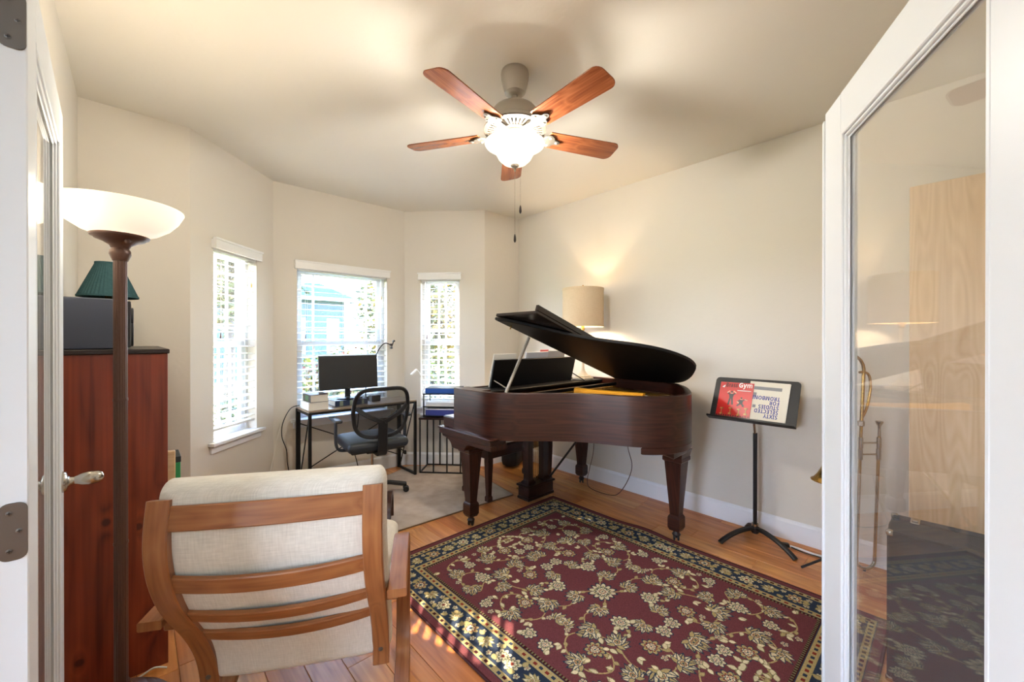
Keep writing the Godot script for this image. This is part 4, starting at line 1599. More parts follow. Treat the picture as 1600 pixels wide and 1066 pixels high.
	for k in 3:
		var a := TAU * k / 3.0
		spk.tube([lt + Vector3(0, 0.822, 0), lt + Vector3(cos(a) * 0.181, 0.812, sin(a) * 0.181)], 0.002, 5)
	part(spk, "spider", M.brass, lamp)
	# cords and bag behind the piano
	single(B.new().tube(smooth([V(2.87, 0.72, 1.75), V(2.89, 0.5, 1.76), V(2.97, 0.32, 1.77), V(3.02, 0.15, 1.85), V(3.03, 0.02, 1.95), V(3.0, 0.006, 2.05), V(3.02, 0.006, 2.22), V(3.12, 0.02, 2.33), V(3.2, 0.12, 2.36), V(3.205, 0.3, 2.32), V(3.19, 0.6, 2.3)], 6), 0.0032, 6), "cable", mat(c8(86, 62, 46), 0.6), "brown lamp cord hanging behind the piano down to the floor", "cord", V(3.0, 0, 2.1))
	var bg := thing("bag", "black bag on the floor in the corner behind the piano bench", "bag", V(3.0, 0, 3.22))
	part(B.new().rbox(V(3.0, 0.15, 3.22), Vector3(0.34, 0.29, 0.2), 0.07, 5, Basis(Vector3.UP, 0.5)), "body", M.plastic, bg)
	part(B.new().tube(smooth([V(2.93, 0.27, 3.19), V(2.95, 0.36, 3.2), V(3.05, 0.36, 3.24), V(3.07, 0.27, 3.25)], 5), 0.009, 6), "handle", M.black, bg)

# ---------------------------------------------------------------- bentwood armchair

func pad(b: B, path: Array, ax: Vector3, w: float, th: float, r: float, x0 := 0.0) -> B:
	# a stuffed cushion along a path; ax points across it
	var ln := [0.0]
	for i in range(1, path.size()):
		ln.append(ln[i - 1] + ((path[i] as Vector3) - path[i - 1]).length())
	var tot: float = ln[path.size() - 1]
	var stops := []
	for i in 7:
		stops.append(r * (1.0 - cos(PI * 0.5 * i / 6.0)))
	for i in range(1, 16):
		stops.append(lerpf(r, tot - r, i / 15.0))
	for i in range(5, -1, -1):
		stops.append(tot - r * (1.0 - cos(PI * 0.5 * i / 6.0)))
	var rows := []
	for s in stops:
		var k := 1
		while k < path.size() - 1 and ln[k] < s:
			k += 1
		var u: float = (s - ln[k - 1]) / maxf(1e-6, ln[k] - ln[k - 1])
		var c: Vector3 = (path[k - 1] as Vector3).lerp(path[k], u)
		var t0: Vector3 = ((path[k] as Vector3) - path[k - 1]).normalized()
		var t1: Vector3 = ((path[mini(k + 1, path.size() - 1)] as Vector3) - path[mini(k, path.size() - 2)]).normalized()
		var tg := t0.lerp(t1, clampf(u, 0, 1)).normalized()
		var nn := ax.cross(tg).normalized()
		var e := minf(s, tot - s)
		var f := 1.0 if e >= r else sqrt(maxf(0.0, 1.0 - pow((r - e) / r, 2.0)))
		var hw := w * 0.5 - r * 0.55 * (1.0 - f)
		var ht := th * 0.5 * f
		var row := PackedVector3Array()
		for j in 40:
			var a := TAU * j / 40.0
			var cx := signf(cos(a)) * pow(absf(cos(a)), 0.32)
			var cy := signf(sin(a)) * pow(absf(sin(a)), 0.75)
			row.append(c + ax * (cx * hw + x0) + nn * (cy * ht * (1.0 + 0.12 * (1.0 - cx * cx))))
		rows.append(row)
	b.grid(rows, false, true, false)
	return b

func build_armchair() -> void:
	var o := thing("armchair", "bentwood armchair with cream linen cushion, seen from behind", "armchair", V(0.471, 0, 1.609), -29.7, "", "", true)
	var Q := func(x: float, t: float, h: float) -> Vector3: return Vector3(x, h, 0.4 - t)
	var prof := smooth([Vector2(-0.012, 0.935), Vector2(-0.026, 0.86), Vector2(-0.026, 0.79), Vector2(-0.008, 0.715), Vector2(0.032, 0.63), Vector2(0.085, 0.555), Vector2(0.14, 0.485), Vector2(0.19, 0.41), Vector2(0.226, 0.34), Vector2(0.247, 0.27), Vector2(0.252, 0.215)], 4)
	var at_h := func(h: float) -> Array:
		for i in prof.size() - 1:
			if prof[i].y >= h and prof[i + 1].y <= h:
				var k: float = (prof[i].y - h) / (prof[i].y - prof[i + 1].y)
				var p: Vector2 = prof[i].lerp(prof[i + 1], k)
				var d: Vector2 = (prof[i + 1] - prof[i]).normalized()
				return [p, d]
		return [prof[0], Vector2(0, -1)]
	for s in [-1.0, 1.0]:
		var path := []
		for i in prof.size():
			var d: Vector2 = (prof[mini(i + 1, prof.size() - 1)] - prof[maxi(i - 1, 0)]).normalized()
			var p: Vector2 = prof[i] + Vector2(-d.y, d.x) * 0.013
			path.append(Q.call(s * 0.262, p.x, p.y))
		part(B.new().sweep(path, Vector3(1, 0, 0), rect(0.054, 0.026, 0.003)), "back_post", M.beech, o)
		var sp := []
		for q in smooth([Vector2(0.33, 0.30), Vector2(0.40, 0.32), Vector2(0.48, 0.345), Vector2(0.66, 0.405), Vector2(0.76, 0.41), Vector2(0.80, 0.385)], 4):
			sp.append(Q.call(s * 0.225, q.x, q.y))
		part(B.new().sweep(sp, Vector3(1, 0, 0), rect(0.02, 0.05, 0.003)), "seat_rail", M.beech, o)
		var ap := []
		for q in smooth([Vector2(0.07, 0.566), Vector2(0.2, 0.57), Vector2(0.32, 0.573), Vector2(0.42, 0.565), Vector2(0.50, 0.54), Vector2(0.56, 0.48), Vector2(0.595, 0.40), Vector2(0.605, 0.30), Vector2(0.62, 0.16), Vector2(0.59, 0.07), Vector2(0.53, 0.025), Vector2(0.42, 0.013), Vector2(0.2, 0.013), Vector2(0.0, 0.013)], 5):
			ap.append(Q.call(s * 0.326, q.x, q.y))
		part(B.new().sweep(ap, Vector3(1, 0, 0), rect(0.058, 0.026, 0.003)), "arm_frame", M.beech, o)
		# bolt and the spacer that holds the arm
		var bz: Array = at_h.call(0.275)
		var c: Vector3 = Q.call(s * 0.262, bz[0].x - 0.001, 0.275)
		part(B.new().lathe([[0.0075, 0.0], [0.0075, 0.002], [0.0, 0.0035]], 14, Transform3D(Basis(Vector3(1, 0, 0), PI * 0.5), c)), "bolt", M.hinge, o)
		part(B.new().span(Q.call(s * 0.285, 0.13, 0.51), Q.call(s * 0.325, 0.17, 0.556), 0.003), "arm_spacer", M.beech, o)
	for h in [0.888, 0.70, 0.563, 0.455]:
		var r: Array = at_h.call(h)
		var p: Vector2 = r[0]
		var d: Vector2 = r[1]
		var nn := Vector2(-d.y, d.x)
		var path := []
		for i in 17:
			var x := lerpf(-0.237, 0.237, i / 16.0)
			var k := 0.013 - 0.024 * (1.0 - pow(x / 0.237, 2.0))
			path.append(Q.call(x, p.x + nn.x * k, p.y + nn.y * k))
		part(B.new().sweep(path, Vector3(0, -d.y, d.x), rect(0.064 if h > 0.8 else 0.056, 0.014, 0.003)), "slat", M.beech, o)
	part(B.new().span(Q.call(-0.235, 0.73, 0.37), Q.call(0.235, 0.755, 0.42), 0.003), "seat_bar", M.beech, o)
	part(B.new().span(Q.call(-0.235, 0.37, 0.28), Q.call(0.235, 0.392, 0.32), 0.003), "seat_bar", M.beech, o)
	# cushion: back and seat
	var cp := []
	for q in smooth([Vector2(0.055, 0.972), Vector2(0.042, 0.90), Vector2(0.045, 0.79), Vector2(0.075, 0.70), Vector2(0.125, 0.605), Vector2(0.19, 0.52), Vector2(0.25, 0.43), Vector2(0.285, 0.34), Vector2(0.30, 0.245)], 4):
		cp.append(Q.call(0.008, q.x, q.y))
	part(pad(B.new(), cp, Vector3(1, 0, 0), 0.58, 0.105, 0.045), "back_cushion", M.linen, o)
	var cs := []
	for q in [Vector2(0.36, 0.385), Vector2(0.50, 0.41), Vector2(0.68, 0.445), Vector2(0.82, 0.45)]:
		cs.append(Q.call(0.0, q.x, q.y))
	part(pad(B.new(), cs, Vector3(-1, 0, 0), 0.595, 0.11, 0.05), "seat_cushion", M.linen, o)
	# the footstool stands in front of it
	var ft := thing("footstool", "dark wooden footstool mostly hidden beyond the armchair", "footstool", V(1.135, 0.01, 2.80), -29.7, "", "", true)
	for s in [-1.0, 1.0]:
		var fp := []
		for q in smooth([Vector2(-0.2, 0.012), Vector2(-0.12, 0.2), Vector2(-0.09, 0.30), Vector2(0.0, 0.34), Vector2(0.12, 0.33), Vector2(0.2, 0.2), Vector2(0.22, 0.012)], 4):
			fp.append(Vector3(s * 0.2, q.y * 0.66, -q.x))
		part(B.new().sweep(fp, Vector3(1, 0, 0), rect(0.045, 0.024, 0.003)), "side_frame", M.piano, ft)
	part(B.new().rbox(Vector3(-0.03, 0.246, 0.0), Vector3(0.36, 0.05, 0.36), 0.022, 5, Basis(), 0.01), "cushion", M.linen, ft)

# ---------------------------------------------------------------- desk corner

func book(label: String, e0: float, e1: float, n0: float, n1: float, h0: float, h1: float, spine: String, cover: Material, group: String) -> Node3D:
	# a closed hardback lying flat; spine on side "w" or "s"
	var o := thing("book", label, "book", V((e0 + e1) * 0.5, h0, (n0 + n1) * 0.5), 0.0, group)
	var b := B.new()
	b.span(V(e0, h0, n0), V(e1, h0 + 0.0035, n1), 0.001)
	b.span(V(e0, h1 - 0.0035, n0), V(e1, h1, n1), 0.001)
	if spine == "w":
		b.span(V(e0, h0, n0), V(e0 + 0.004, h1, n1), 0.001)
	else:
		b.span(V(e0, h0, n0), V(e1, h1, n0 + 0.004), 0.001)
	part(b, "cover", cover, o)
	var pe := 0.005
	part(B.new().span(V(e0 + (0.004 if spine == "w" else pe), h0 + 0.0035, n0 + (0.004 if spine == "s" else pe)), V(e1 - pe, h1 - 0.0035, n1 - pe)), "pages", M.paper, o)
	return o

func build_desk_corner() -> void:
	var e0 := 1.045
	var e1 := 2.045
	var n0 := 3.605
	var n1 := 3.965
	var dk := thing("desk", "narrow desk with grey wood top and black metal frame under the bay window", "desk", V(1.54, 0, 3.78))
	part(B.new().span(V(e0, 0.739, n0), V(e1, 0.755, n1), 0.003), "top", M.desk, dk)
	for e in [e0 + 0.012, e1 - 0.012]:
		for n in [n0 + 0.012, n1 - 0.012]:
			part(B.new().box(V(e, 0.3755, n), Vector3(0.024 if n < 3.8 else 0.036, 0.729, 0.024), 0.002), "leg", M.steel_black, dk)
		for h in [0.022, 0.727]:
			part(B.new().box(V(e, h, (n0 + n1) * 0.5), Vector3(0.022, 0.022, n1 - n0 - 0.05), 0.002), "side_bar", M.steel_black, dk)
		part(B.new().tube([V(e, 0.72, n0 + 0.03), V(e, 0.03, n1 - 0.03)], 0.0055, 6), "side_brace", M.steel_black, dk)
	part(B.new().tube([V(e0 + 0.03, 0.6, n1 - 0.012), V(e1 - 0.03, 0.15, n1 - 0.02)], 0.0055, 6), "cross_brace", M.steel_black, dk)
	part(B.new().tube([V(e0 + 0.03, 0.15, n1 - 0.012), V(e1 - 0.03, 0.6, n1 - 0.004)], 0.0055, 6), "cross_brace", M.steel_black, dk)
	part(B.new().box(V(1.54, 0.73, n0 + 0.012), Vector3(0.95, 0.016, 0.02), 0.002), "front_bar", M.steel_black, dk)
	# books
	book("thick pale hardback at the bottom of the stack on the desk", 1.055, 1.222, 3.645, 3.87, 0.7555, 0.818, "w", M.white, "books on the desk")
	var b2 := book("thick dark hardback on top of the pale one at the desk's left end", 1.07, 1.222, 3.65, 3.86, 0.8185, 0.884, "w", mat(c8(66, 62, 60), 0.5), "books on the desk")
	part(B.new().span(V(1.0688, 0.832, 3.70), V(1.0702, 0.872, 3.78)), "spine_label", mat(c8(70, 110, 74), 0.5), b2)
	var b3 := book("blue hardback with pale bands on its spine, under the monitor's foot", 1.29, 1.585, 3.70, 3.89, 0.7555, 0.806, "s", M.navy, "books on the desk")
	for q in [[1.33, 1.36], [1.42, 1.445], [1.53, 1.55]]:
		part(B.new().span(V(q[0], 0.758, 3.699), V(q[1], 0.803, 3.7005)), "spine_band", mat(c8(120, 134, 120), 0.5), b3)
	# monitor
	var mon := thing("monitor", "black flat monitor, switched off, standing on a blue book", "monitor", V(1.46, 0.806, 3.82))
	var mb := Basis(Vector3.UP, deg_to_rad(-3.0)) * Basis(Vector3(1, 0, 0), deg_to_rad(-4.0))
	var mc := V(1.465, 1.047, 3.84)
	part(B.new().box(mc, Vector3(0.535, 0.312, 0.03), 0.004, mb), "housing", M.black, mon)
	part(B.new().box(mc + mb * Vector3(0, 0.004, 0.0155), Vector3(0.523, 0.292, 0.002), 0.0, mb), "screen", mat(c8(32, 31, 32), 0.55), mon)
	part(B.new().box(mc + mb * Vector3(0, -0.1485, 0.0155), Vector3(0.03, 0.005, 0.002), 0.0, mb), "badge", M.nickel, mon)
	part(B.new().box(V(1.46, 0.87, 3.862), Vector3(0.05, 0.13, 0.022), 0.004), "neck", M.black, mon)
	part(B.new().lathe([[0.0, 0.0], [0.105, 0.0], [0.108, 0.004], [0.1, 0.010], [0.03, 0.014], [0.0, 0.014]], 32, Transform3D(Basis.from_scale(Vector3(1.1, 1, 0.75)), V(1.46, 0.8065, 3.80))), "foot", M.black, mon)
	var sp := thing("small_speaker", "small black box on the desk behind the office chair", "speaker", V(1.70, 0.7555, 3.80))
	part(B.new().box(V(1.70, 0.785, 3.80), Vector3(0.09, 0.058, 0.07), 0.005), "body", M.black, sp)
	part(B.new().box(V(1.70, 0.785, 3.764), Vector3(0.078, 0.046, 0.003), 0.001), "grille", M.plastic, sp)
	# flexible phone holder
	var ph := thing("phone_holder", "black gooseneck phone holder rising behind the monitor", "holder", V(1.66, 0.755, 3.93))
	part(B.new().tube(smooth([V(1.665, 0.77, 3.93), V(1.668, 0.9, 3.93), V(1.70, 1.06, 3.92), V(1.742, 1.16, 3.91), V(1.785, 1.25, 3.9), V(1.825, 1.3, 3.9), V(1.862, 1.316, 3.9), V(1.905, 1.302, 3.9)], 6), 0.0055, 8), "gooseneck", M.black, ph)
	part(B.new().span(V(1.64, 0.7555, 3.945), V(1.69, 0.79, 3.905), 0.004), "clamp", M.black, ph)
	part(B.new().box(V(1.918, 1.3, 3.9), Vector3(0.03, 0.022, 0.022), 0.004).tube([V(1.92, 1.27, 3.9), V(1.945, 1.335, 3.9)], 0.0065, 8), "jaw", M.black, ph)
	for q in [V(1.919, 1.267, 3.9), V(1.946, 1.338, 3.9)]:
		part(B.new().rbox(q, Vector3(0.022, 0.018, 0.03), 0.006, 3), "grip", M.black, ph)
	single(B.new().tube(smooth([V(1.08, 0.76, 3.99), V(1.0, 0.74, 3.97), V(0.94, 0.62, 3.97), V(0.935, 0.5, 3.98), V(0.97, 0.38, 3.98), V(0.98, 0.25, 3.98), V(1.01, 0.1, 3.98), V(1.05, 0.012, 3.95), V(1.2, 0.014, 3.90)], 6), 0.004, 6), "cable", M.black, "black cord looping off the left end of the desk", "cord", V(1.0, 0.0, 3.97))
	single(B.new().tube(smooth([V(1.62, 0.73, 3.97), V(1.60, 0.5, 3.975), V(1.56, 0.3, 3.96), V(1.585, 0.15, 3.95), V(1.60, 0.014, 3.90)], 6), 0.0045, 6), "cable", M.black, "black cord hanging under the desk behind the office chair", "cord", V(1.6, 0, 3.95))
	single(B.new().tube(smooth([V(0.93, 0.62, 4.0), V(0.89, 0.45, 3.97), V(0.84, 0.3, 3.9), V(0.79, 0.15, 3.82), V(0.76, 0.006, 3.77)], 6), 0.0026, 6), "cable", M.cord, "thin pale cord slanting down from the wide window's sill", "cord", V(0.85, 0, 3.9))
	# side table in the corner under the right window
	var st := thing("side_table", "small side table with dark top and thin black bars under the right window", "table", V(2.095, 0.0, 3.63), -47.0, "", "", true)
	part(B.new().span(Vector3(-0.012, 0.548, 0.012), Vector3(0.562, 0.568, -0.275), 0.003), "top", M.piano_dark, st)
	for z in [0.0, -0.262]:
		var xs := [0.0, 0.138, 0.275, 0.412, 0.55]
		for x in xs:
			part(B.new().box(Vector3(x, 0.284, z), Vector3(0.013, 0.53, 0.013), 0.0015), "bar", M.steel_black, st)
		part(B.new().box(Vector3(0.275, 0.018, z), Vector3(0.563, 0.013, 0.013), 0.0015), "floor_rail", M.steel_black, st)
	for x in [0.0, 0.55]:
		part(B.new().box(Vector3(x, 0.018, -0.131), Vector3(0.013, 0.013, 0.249), 0.0015), "floor_rail", M.steel_black, st)
	var B0 := Basis(Vector3.UP, deg_to_rad(-47.0))
	var T0 := V(2.095, 0.568, 3.63)
	var tr := thing("letter_tray", "black three-level letter tray on the side table", "tray", T0, -47.0, "", "", true)
	for z in [-0.012, -0.242]:
		for x in [0.035, 0.385]:
			part(B.new().box(Vector3(x, 0.12, z), Vector3(0.011, 0.24, 0.011), 0.001), "post", M.steel_black, tr)
	for h in [0.012, 0.105, 0.232]:
		part(B.new().span(Vector3(0.035, h - 0.004, -0.012), Vector3(0.385, h, -0.242), 0.001).box(Vector3(0.21, h + 0.003, -0.012), Vector3(0.37, 0.009, 0.009), 0.001), "shelf", M.steel_black, tr)
	var lay := func(called: String, label: String, cat: String, lo: Vector3, hi: Vector3, m: Material, bev: float) -> Node3D:
		var at := T0 + B0 * Vector3((lo.x + hi.x) * 0.5, minf(lo.y, hi.y), (lo.z + hi.z) * 0.5)
		var q := thing(called, label, cat, at, -47.0, "", "", true)
		part(B.new().box(Vector3(0, absf(hi.y - lo.y) * 0.5, 0), (hi - lo).abs(), bev), "body", m, q)
		return q
	var bx: Node3D = lay.call("storage_box", "royal blue box on the bottom level of the letter tray", "box", Vector3(0.05, 0.0125, -0.02), Vector3(0.375, 0.075, -0.23), M.royal, 0.003)
	part(B.new().box(Vector3(0, 0.068, 0), Vector3(0.331, 0.012, 0.214), 0.002), "lid", mat(c8(214, 216, 226), 0.6), bx)
	var pp: Node3D = lay.call("paper_pile", "loose white papers on the middle level of the letter tray", "papers", Vector3(0.05, 0.1055, -0.025), Vector3(0.37, 0.128, -0.23), M.paper, 0.001)
	var pr := RandomNumberGenerator.new()
	pr.seed = 3
	for i in 5:
		part(B.new().box(Vector3(pr.randf_range(-0.01, 0.01), 0.024 + i * 0.004, pr.randf_range(-0.006, 0.006)), Vector3(0.3, 0.003, 0.2), 0.0, Basis(Vector3.UP, pr.randf_range(-0.06, 0.06)) * Basis(Vector3(0, 0, 1), pr.randf_range(-0.03, 0.03))), "sheet", M.white, pp)
	var bi: Node3D = lay.call("binder", "bright blue ring binder lying on top of the letter tray", "binder", Vector3(0.05, 0.2405, -0.01), Vector3(0.40, 0.2905, -0.24), M.blue, 0.004)
	part(B.new().box(Vector3(0, 0.0515, 0), Vector3(0.352, 0.003, 0.232), 0.001), "cover", M.black, bi)
	# white clip lamp
	var cl := thing("clip_lamp", "small white gooseneck clip lamp beside the letter tray", "lamp", V(2.19, 0.568, 3.735))
	part(B.new().lathe([[0.0, 0.5685], [0.03, 0.5685], [0.03, 0.58], [0.01, 0.586], [0.0, 0.586]], 18, Transform3D(Basis(), V(2.19, 0, 3.735))), "foot", M.white, cl)
	part(B.new().tube(smooth([V(2.19, 0.58, 3.735), V(2.205, 0.72, 3.75), V(2.205, 0.86, 3.76), V(2.185, 0.96, 3.76), V(2.155, 1.02, 3.76), V(2.125, 1.035, 3.76)], 6), 0.004, 7), "gooseneck", M.white, cl)
	part(B.new().box(V(2.10, 1.02, 3.76), Vector3(0.085, 0.014, 0.035), 0.004, Basis(Vector3(0, 0, 1), deg_to_rad(38.0))), "head", M.white, cl)
	build_office_chair()

func build_office_chair() -> void:
	var o := thing("office_chair", "black mesh-back office chair on castors at the desk", "office chair", V(1.495, 0.01, 3.40), -7.0, "", "", true)
	var x0 := Transform3D()
	for k in 5:
		var a := TAU * k / 5.0 + 0.35
		var d := Vector3(cos(a), 0, sin(a))
		var s := Vector3(-sin(a), 0, cos(a))
		var lg := part(B.new().sweep([d * 0.02 + Vector3(0, 0.105, 0), d * 0.15 + Vector3(0, 0.095, 0), d * 0.285 + Vector3(0, 0.068, 0)], s, rect(0.042, 0.03, 0.006)), "base_leg", M.black, o)
		var cw := B.new()
		for w in [-1.0, 1.0]:
			cw.lathe([[0.0, 0.0], [0.02, 0.0], [0.025, 0.004], [0.025, 0.016], [0.02, 0.02], [0.0, 0.02]], 18, Transform3D(Basis(d, s, d.cross(s)), d * 0.285 + Vector3(0, 0.026, 0) + s * (w * 0.015 - 0.01)))
		part(cw, "caster", M.black, lg)
		part(B.new().rbox(d * 0.275 + Vector3(0, 0.042, 0), Vector3(0.035, 0.03, 0.03), 0.012, 3).tube([d * 0.285 + Vector3(0, 0.04, 0), d * 0.285 + Vector3(0, 0.075, 0)], 0.006, 8), "caster_hood", M.black, lg)
	part(B.new().lathe([[0.0, 0.06], [0.03, 0.06], [0.034, 0.09], [0.03, 0.125], [0.0, 0.125]], 20), "hub", M.black, o)
	part(B.new().tube([Vector3(0, 0.12, 0), Vector3(0, 0.40, 0)], 0.0125, 14), "gas_column", M.chrome, o)
	part(B.new().box(Vector3(0, 0.405, 0.01), Vector3(0.16, 0.035, 0.22), 0.008), "tilt_box", M.black, o)
	var lv := part(B.new().tube([Vector3(0.06, 0.40, 0.0), Vector3(0.22, 0.385, 0.02), Vector3(0.275, 0.34, 0.03)], 0.005, 7), "lever", M.black, o)
	part(B.new().rbox(Vector3(0.282, 0.33, 0.032), Vector3(0.022, 0.035, 0.03), 0.008, 3), "lever_knob", M.black, lv)
	part(B.new().rbox(Vector3(0, 0.472, -0.01), Vector3(0.50, 0.085, 0.48), 0.04, 7, Basis(), 0.018), "seat", M.vinyl, o)
	part(B.new().rbox(Vector3(0, 0.432, -0.01), Vector3(0.44, 0.03, 0.42), 0.012, 4), "seat_pan", M.black, o)
	# back: a rounded frame leaning back, with mesh between
	var lean := Transform3D(Basis(Vector3(1, 0, 0), deg_to_rad(11.0)), Vector3(0.0, 0.54, 0.215))
	var ring := []
	var n := 56
	for k in n:
		var a := TAU * k / n
		var cx := signf(cos(a)) * pow(absf(cos(a)), 0.5)
		var cy := signf(sin(a)) * pow(absf(sin(a)), 0.5)
		var y := 0.225 + cy * 0.2
		var w := 0.222 - 0.022 * maxf(0.0, -cy) - 0.012 * maxf(0.0, cy)
		ring.append(lean * Vector3(cx * w, y, 0.045 - 0.05 * cx * cx))
	part(B.new().sweep(ring, Vector3(0, 0, 1), rect(0.022, 0.03, 0.006), true), "back_frame", M.black, o)
	var mr := []
	for i in 9:
		var row := PackedVector3Array()
		var cyy := lerpf(-0.98, 0.98, i / 8.0)
		var yy := 0.225 + cyy * 0.2
		var cc := pow(maxf(0.0, 1.0 - pow(absf(cyy), 4.0)), 0.25)
		var w := (0.222 - 0.022 * maxf(0.0, -cyy) - 0.012 * maxf(0.0, cyy)) * maxf(0.3, cc)
		for j in 9:
			var u := j / 4.0 - 1.0
			row.append(lean * Vector3(u * w, yy, 0.045 - 0.05 * u * u))
		mr.append(row)
	var mm := mat(Color(0.10, 0.10, 0.11, 0.62), 0.7)
	mm.transparency = BaseMaterial3D.TRANSPARENCY_ALPHA
	part(B.new().grid(mr), "back_mesh", mm, o)
	# spine and its two branches
	var sp := []
	for q in smooth([Vector3(0, 0.41, 0.10), Vector3(0, 0.405, 0.22), Vector3(0, 0.43, 0.275), Vector3(0, 0.52, 0.283), Vector3(0, 0.64, 0.292), Vector3(0, 0.715, 0.30)], 5):
		sp.append(q)
	part(B.new().sweep(sp, Vector3(1, 0, 0), rect(0.075, 0.026, 0.006)), "back_spine", M.black, o)
	for s in [-1.0, 1.0]:
		var br := smooth([lean * Vector3(s * 0.01, 0.155, 0.062), lean * Vector3(s * 0.07, 0.185, 0.058), lean * Vector3(s * 0.14, 0.22, 0.04), lean * Vector3(s * 0.205, 0.27, 0.012)], 5)
		part(B.new().sweep(br, Vector3(0, 0, 1), rect(0.018, 0.036, 0.005)), "back_branch", M.black, o)
		var arm := smooth([Vector3(s * 0.10, 0.415, 0.0), Vector3(s * 0.24, 0.42, 0.0), Vector3(s * 0.285, 0.45, 0.0), Vector3(s * 0.295, 0.54, -0.005), Vector3(s * 0.293, 0.66, -0.01)], 5)
		part(B.new().sweep(arm, Vector3(0, 0, 1), rect(0.042, 0.02, 0.005)), "arm_post", M.vinyl, o)
		part(B.new().rbox(Vector3(s * 0.29, 0.675, -0.03), Vector3(0.062, 0.026, 0.25), 0.012, 4), "arm_pad", M.vinyl, o)

# ---------------------------------------------------------------- left side: bookcase, lamps

func build_left_side() -> void:
	var e0 := EL + 0.022
	var e1 := 0.096
	var n0 := 2.22
	var n1 := 3.34
	var o := thing("bookcase", "dark red knotty pine bookcase standing against the left wall", "bookcase", V(-0.07, 0, 2.78))
	part(B.new().span(V(e0, 0.0, n0), V(e1, 1.292, n0 + 0.02), 0.0015), "side_panel", M.pine, o)
	part(B.new().span(V(e0, 0.0, n1 - 0.02), V(e1, 1.292, n1), 0.0015), "side_panel", M.pine, o)
	part(B.new().span(V(e0, 0.0, n0 + 0.02), V(e0 + 0.008, 1.292, n1 - 0.02)), "back_panel", M.pine, o)
	part(B.new().span(V(e0, 1.292, n0 - 0.008), V(e1 + 0.006, 1.311, n1 + 0.008), 0.003), "top", M.pine_dark, o)
	for h in [0.06, 0.34, 0.645, 0.97]:
		part(B.new().span(V(e0 + 0.008, h, n0 + 0.02), V(e1 - 0.004, h + 0.018, n1 - 0.02), 0.001), "shelf", M.pine, o)
	part(B.new().span(V(e1 - 0.03, 0.0, n0 + 0.02), V(e1 - 0.012, 0.06, n1 - 0.02), 0.001), "plinth", M.pine, o)
	var gb := thing("game_box", "green box with a dark lid sticking out of the pine bookcase", "box", V(0.03, 0.664, 2.54))
	part(B.new().span(V(-0.10, 0.664, 2.46), V(0.152, 0.775, 2.62), 0.002), "tray", mat(c8(44, 150, 84), 0.5), gb)
	part(B.new().span(V(-0.102, 0.775, 2.458), V(0.154, 0.802, 2.622), 0.002), "lid", mat(c8(36, 44, 44), 0.5), gb)
	part(B.new().span(V(-0.06, 0.672, 2.4585), V(0.14, 0.70, 2.4602)), "label", M.red, gb)
	single(B.new().span(V(-0.08, 0.664, 2.30), V(0.125, 0.865, 2.325), 0.003), "cork_board", M.maple, "thin pale board sticking out of the pine bookcase", "board", V(0.02, 0.664, 2.31))
	# speaker on top
	var sp := thing("speaker", "slate grey box speaker on top of the pine bookcase", "speaker", V(-0.11, 1.3115, 2.40))
	part(B.new().span(V(-0.218, 1.3115, 2.262), V(-0.028, 1.512, 2.52), 0.004), "cabinet", M.slate, sp)
	part(B.new().span(V(-0.028, 1.318, 2.268), V(-0.016, 1.506, 2.514), 0.003), "front_cover", M.black, sp)
	for k in [[1.45, 0.03], [1.372, 0.045]]:
		part(B.new().lathe([[0.0, 0.0], [k[1] * 0.6, 0.002], [k[1], 0.008], [k[1] + 0.006, 0.006], [k[1] + 0.006, 0.0]], 20, Transform3D(Basis(Vector3(0, 0, 1), -PI * 0.5), V(-0.016, k[0], 2.39))), "cone", M.plastic, sp)
	# green lamp behind it
	var gl := thing("table_lamp", "small lamp with a pleated dark green shade on the pine bookcase", "lamp", V(-0.095, 1.3115, 2.66))
	var X := Transform3D(Basis(), V(-0.095, 0, 2.66))
	part(B.new().lathe([[0.0, 1.3115], [0.055, 1.3115], [0.055, 1.322], [0.03, 1.335], [0.014, 1.36], [0.02, 1.40], [0.024, 1.43], [0.014, 1.47], [0.01, 1.50], [0.016, 1.515], [0.018, 1.53], [0.012, 1.545], [0.012, 1.60]], 24, X), "base", M.brass, gl)
	var rows := []
	for i in 7:
		var u := i / 6.0
		var r := lerpf(0.104, 0.044, u)
		var row := PackedVector3Array()
		for j in 180:
			var a := TAU * j / 180.0
			var rr := r * (1.0 + 0.018 * cos(a * 45.0))
			row.append(X * Vector3(cos(a) * rr, lerpf(1.548, 1.702, u), sin(a) * rr))
		rows.append(row)
	var inn := []
	for row in rows:
		var q := PackedVector3Array()
		for p in row:
			q.append(V(-0.095, p.y, 2.66) + (p - V(-0.095, p.y, 2.66)) * 0.97)
		inn.append(q)
	var sh := part(B.new().grid(rows, false, true, true).grid(inn, false, true, false), "shade", M.green_shade, gl)
	for q in [[0.105, 1.547], [0.0455, 1.701]]:
		part(B.new().lathe([[q[0] - 0.003, q[1] - 0.002], [q[0] + 0.001, q[1] - 0.002], [q[0] + 0.001, q[1] + 0.006], [q[0] - 0.003, q[1] + 0.006]], 48, X), "shade_trim", M.green_shade, sh)
	# floor lamp
	var fx := -0.042
	var fn := 2.03
	var fl := thing("floor_lamp", "bronze torchiere floor lamp with a lit frosted glass bowl", "lamp", V(fx, 0, fn))
	X = Transform3D(Basis(), V(fx, 0, fn))
	part(B.new().lathe([[0.0, 0.002], [0.135, 0.002], [0.138, 0.012], [0.132, 0.020], [0.122, 0.023], [0.121, 0.033], [0.112, 0.040], [0.100, 0.042], [0.098, 0.053], [0.088, 0.060], [0.072, 0.062], [0.070, 0.075], [0.055, 0.083], [0.034, 0.088], [0.028, 0.10], [0.024, 0.115], [0.0, 0.115]], 48, X), "base", M.bronze, fl)
	var fr := []
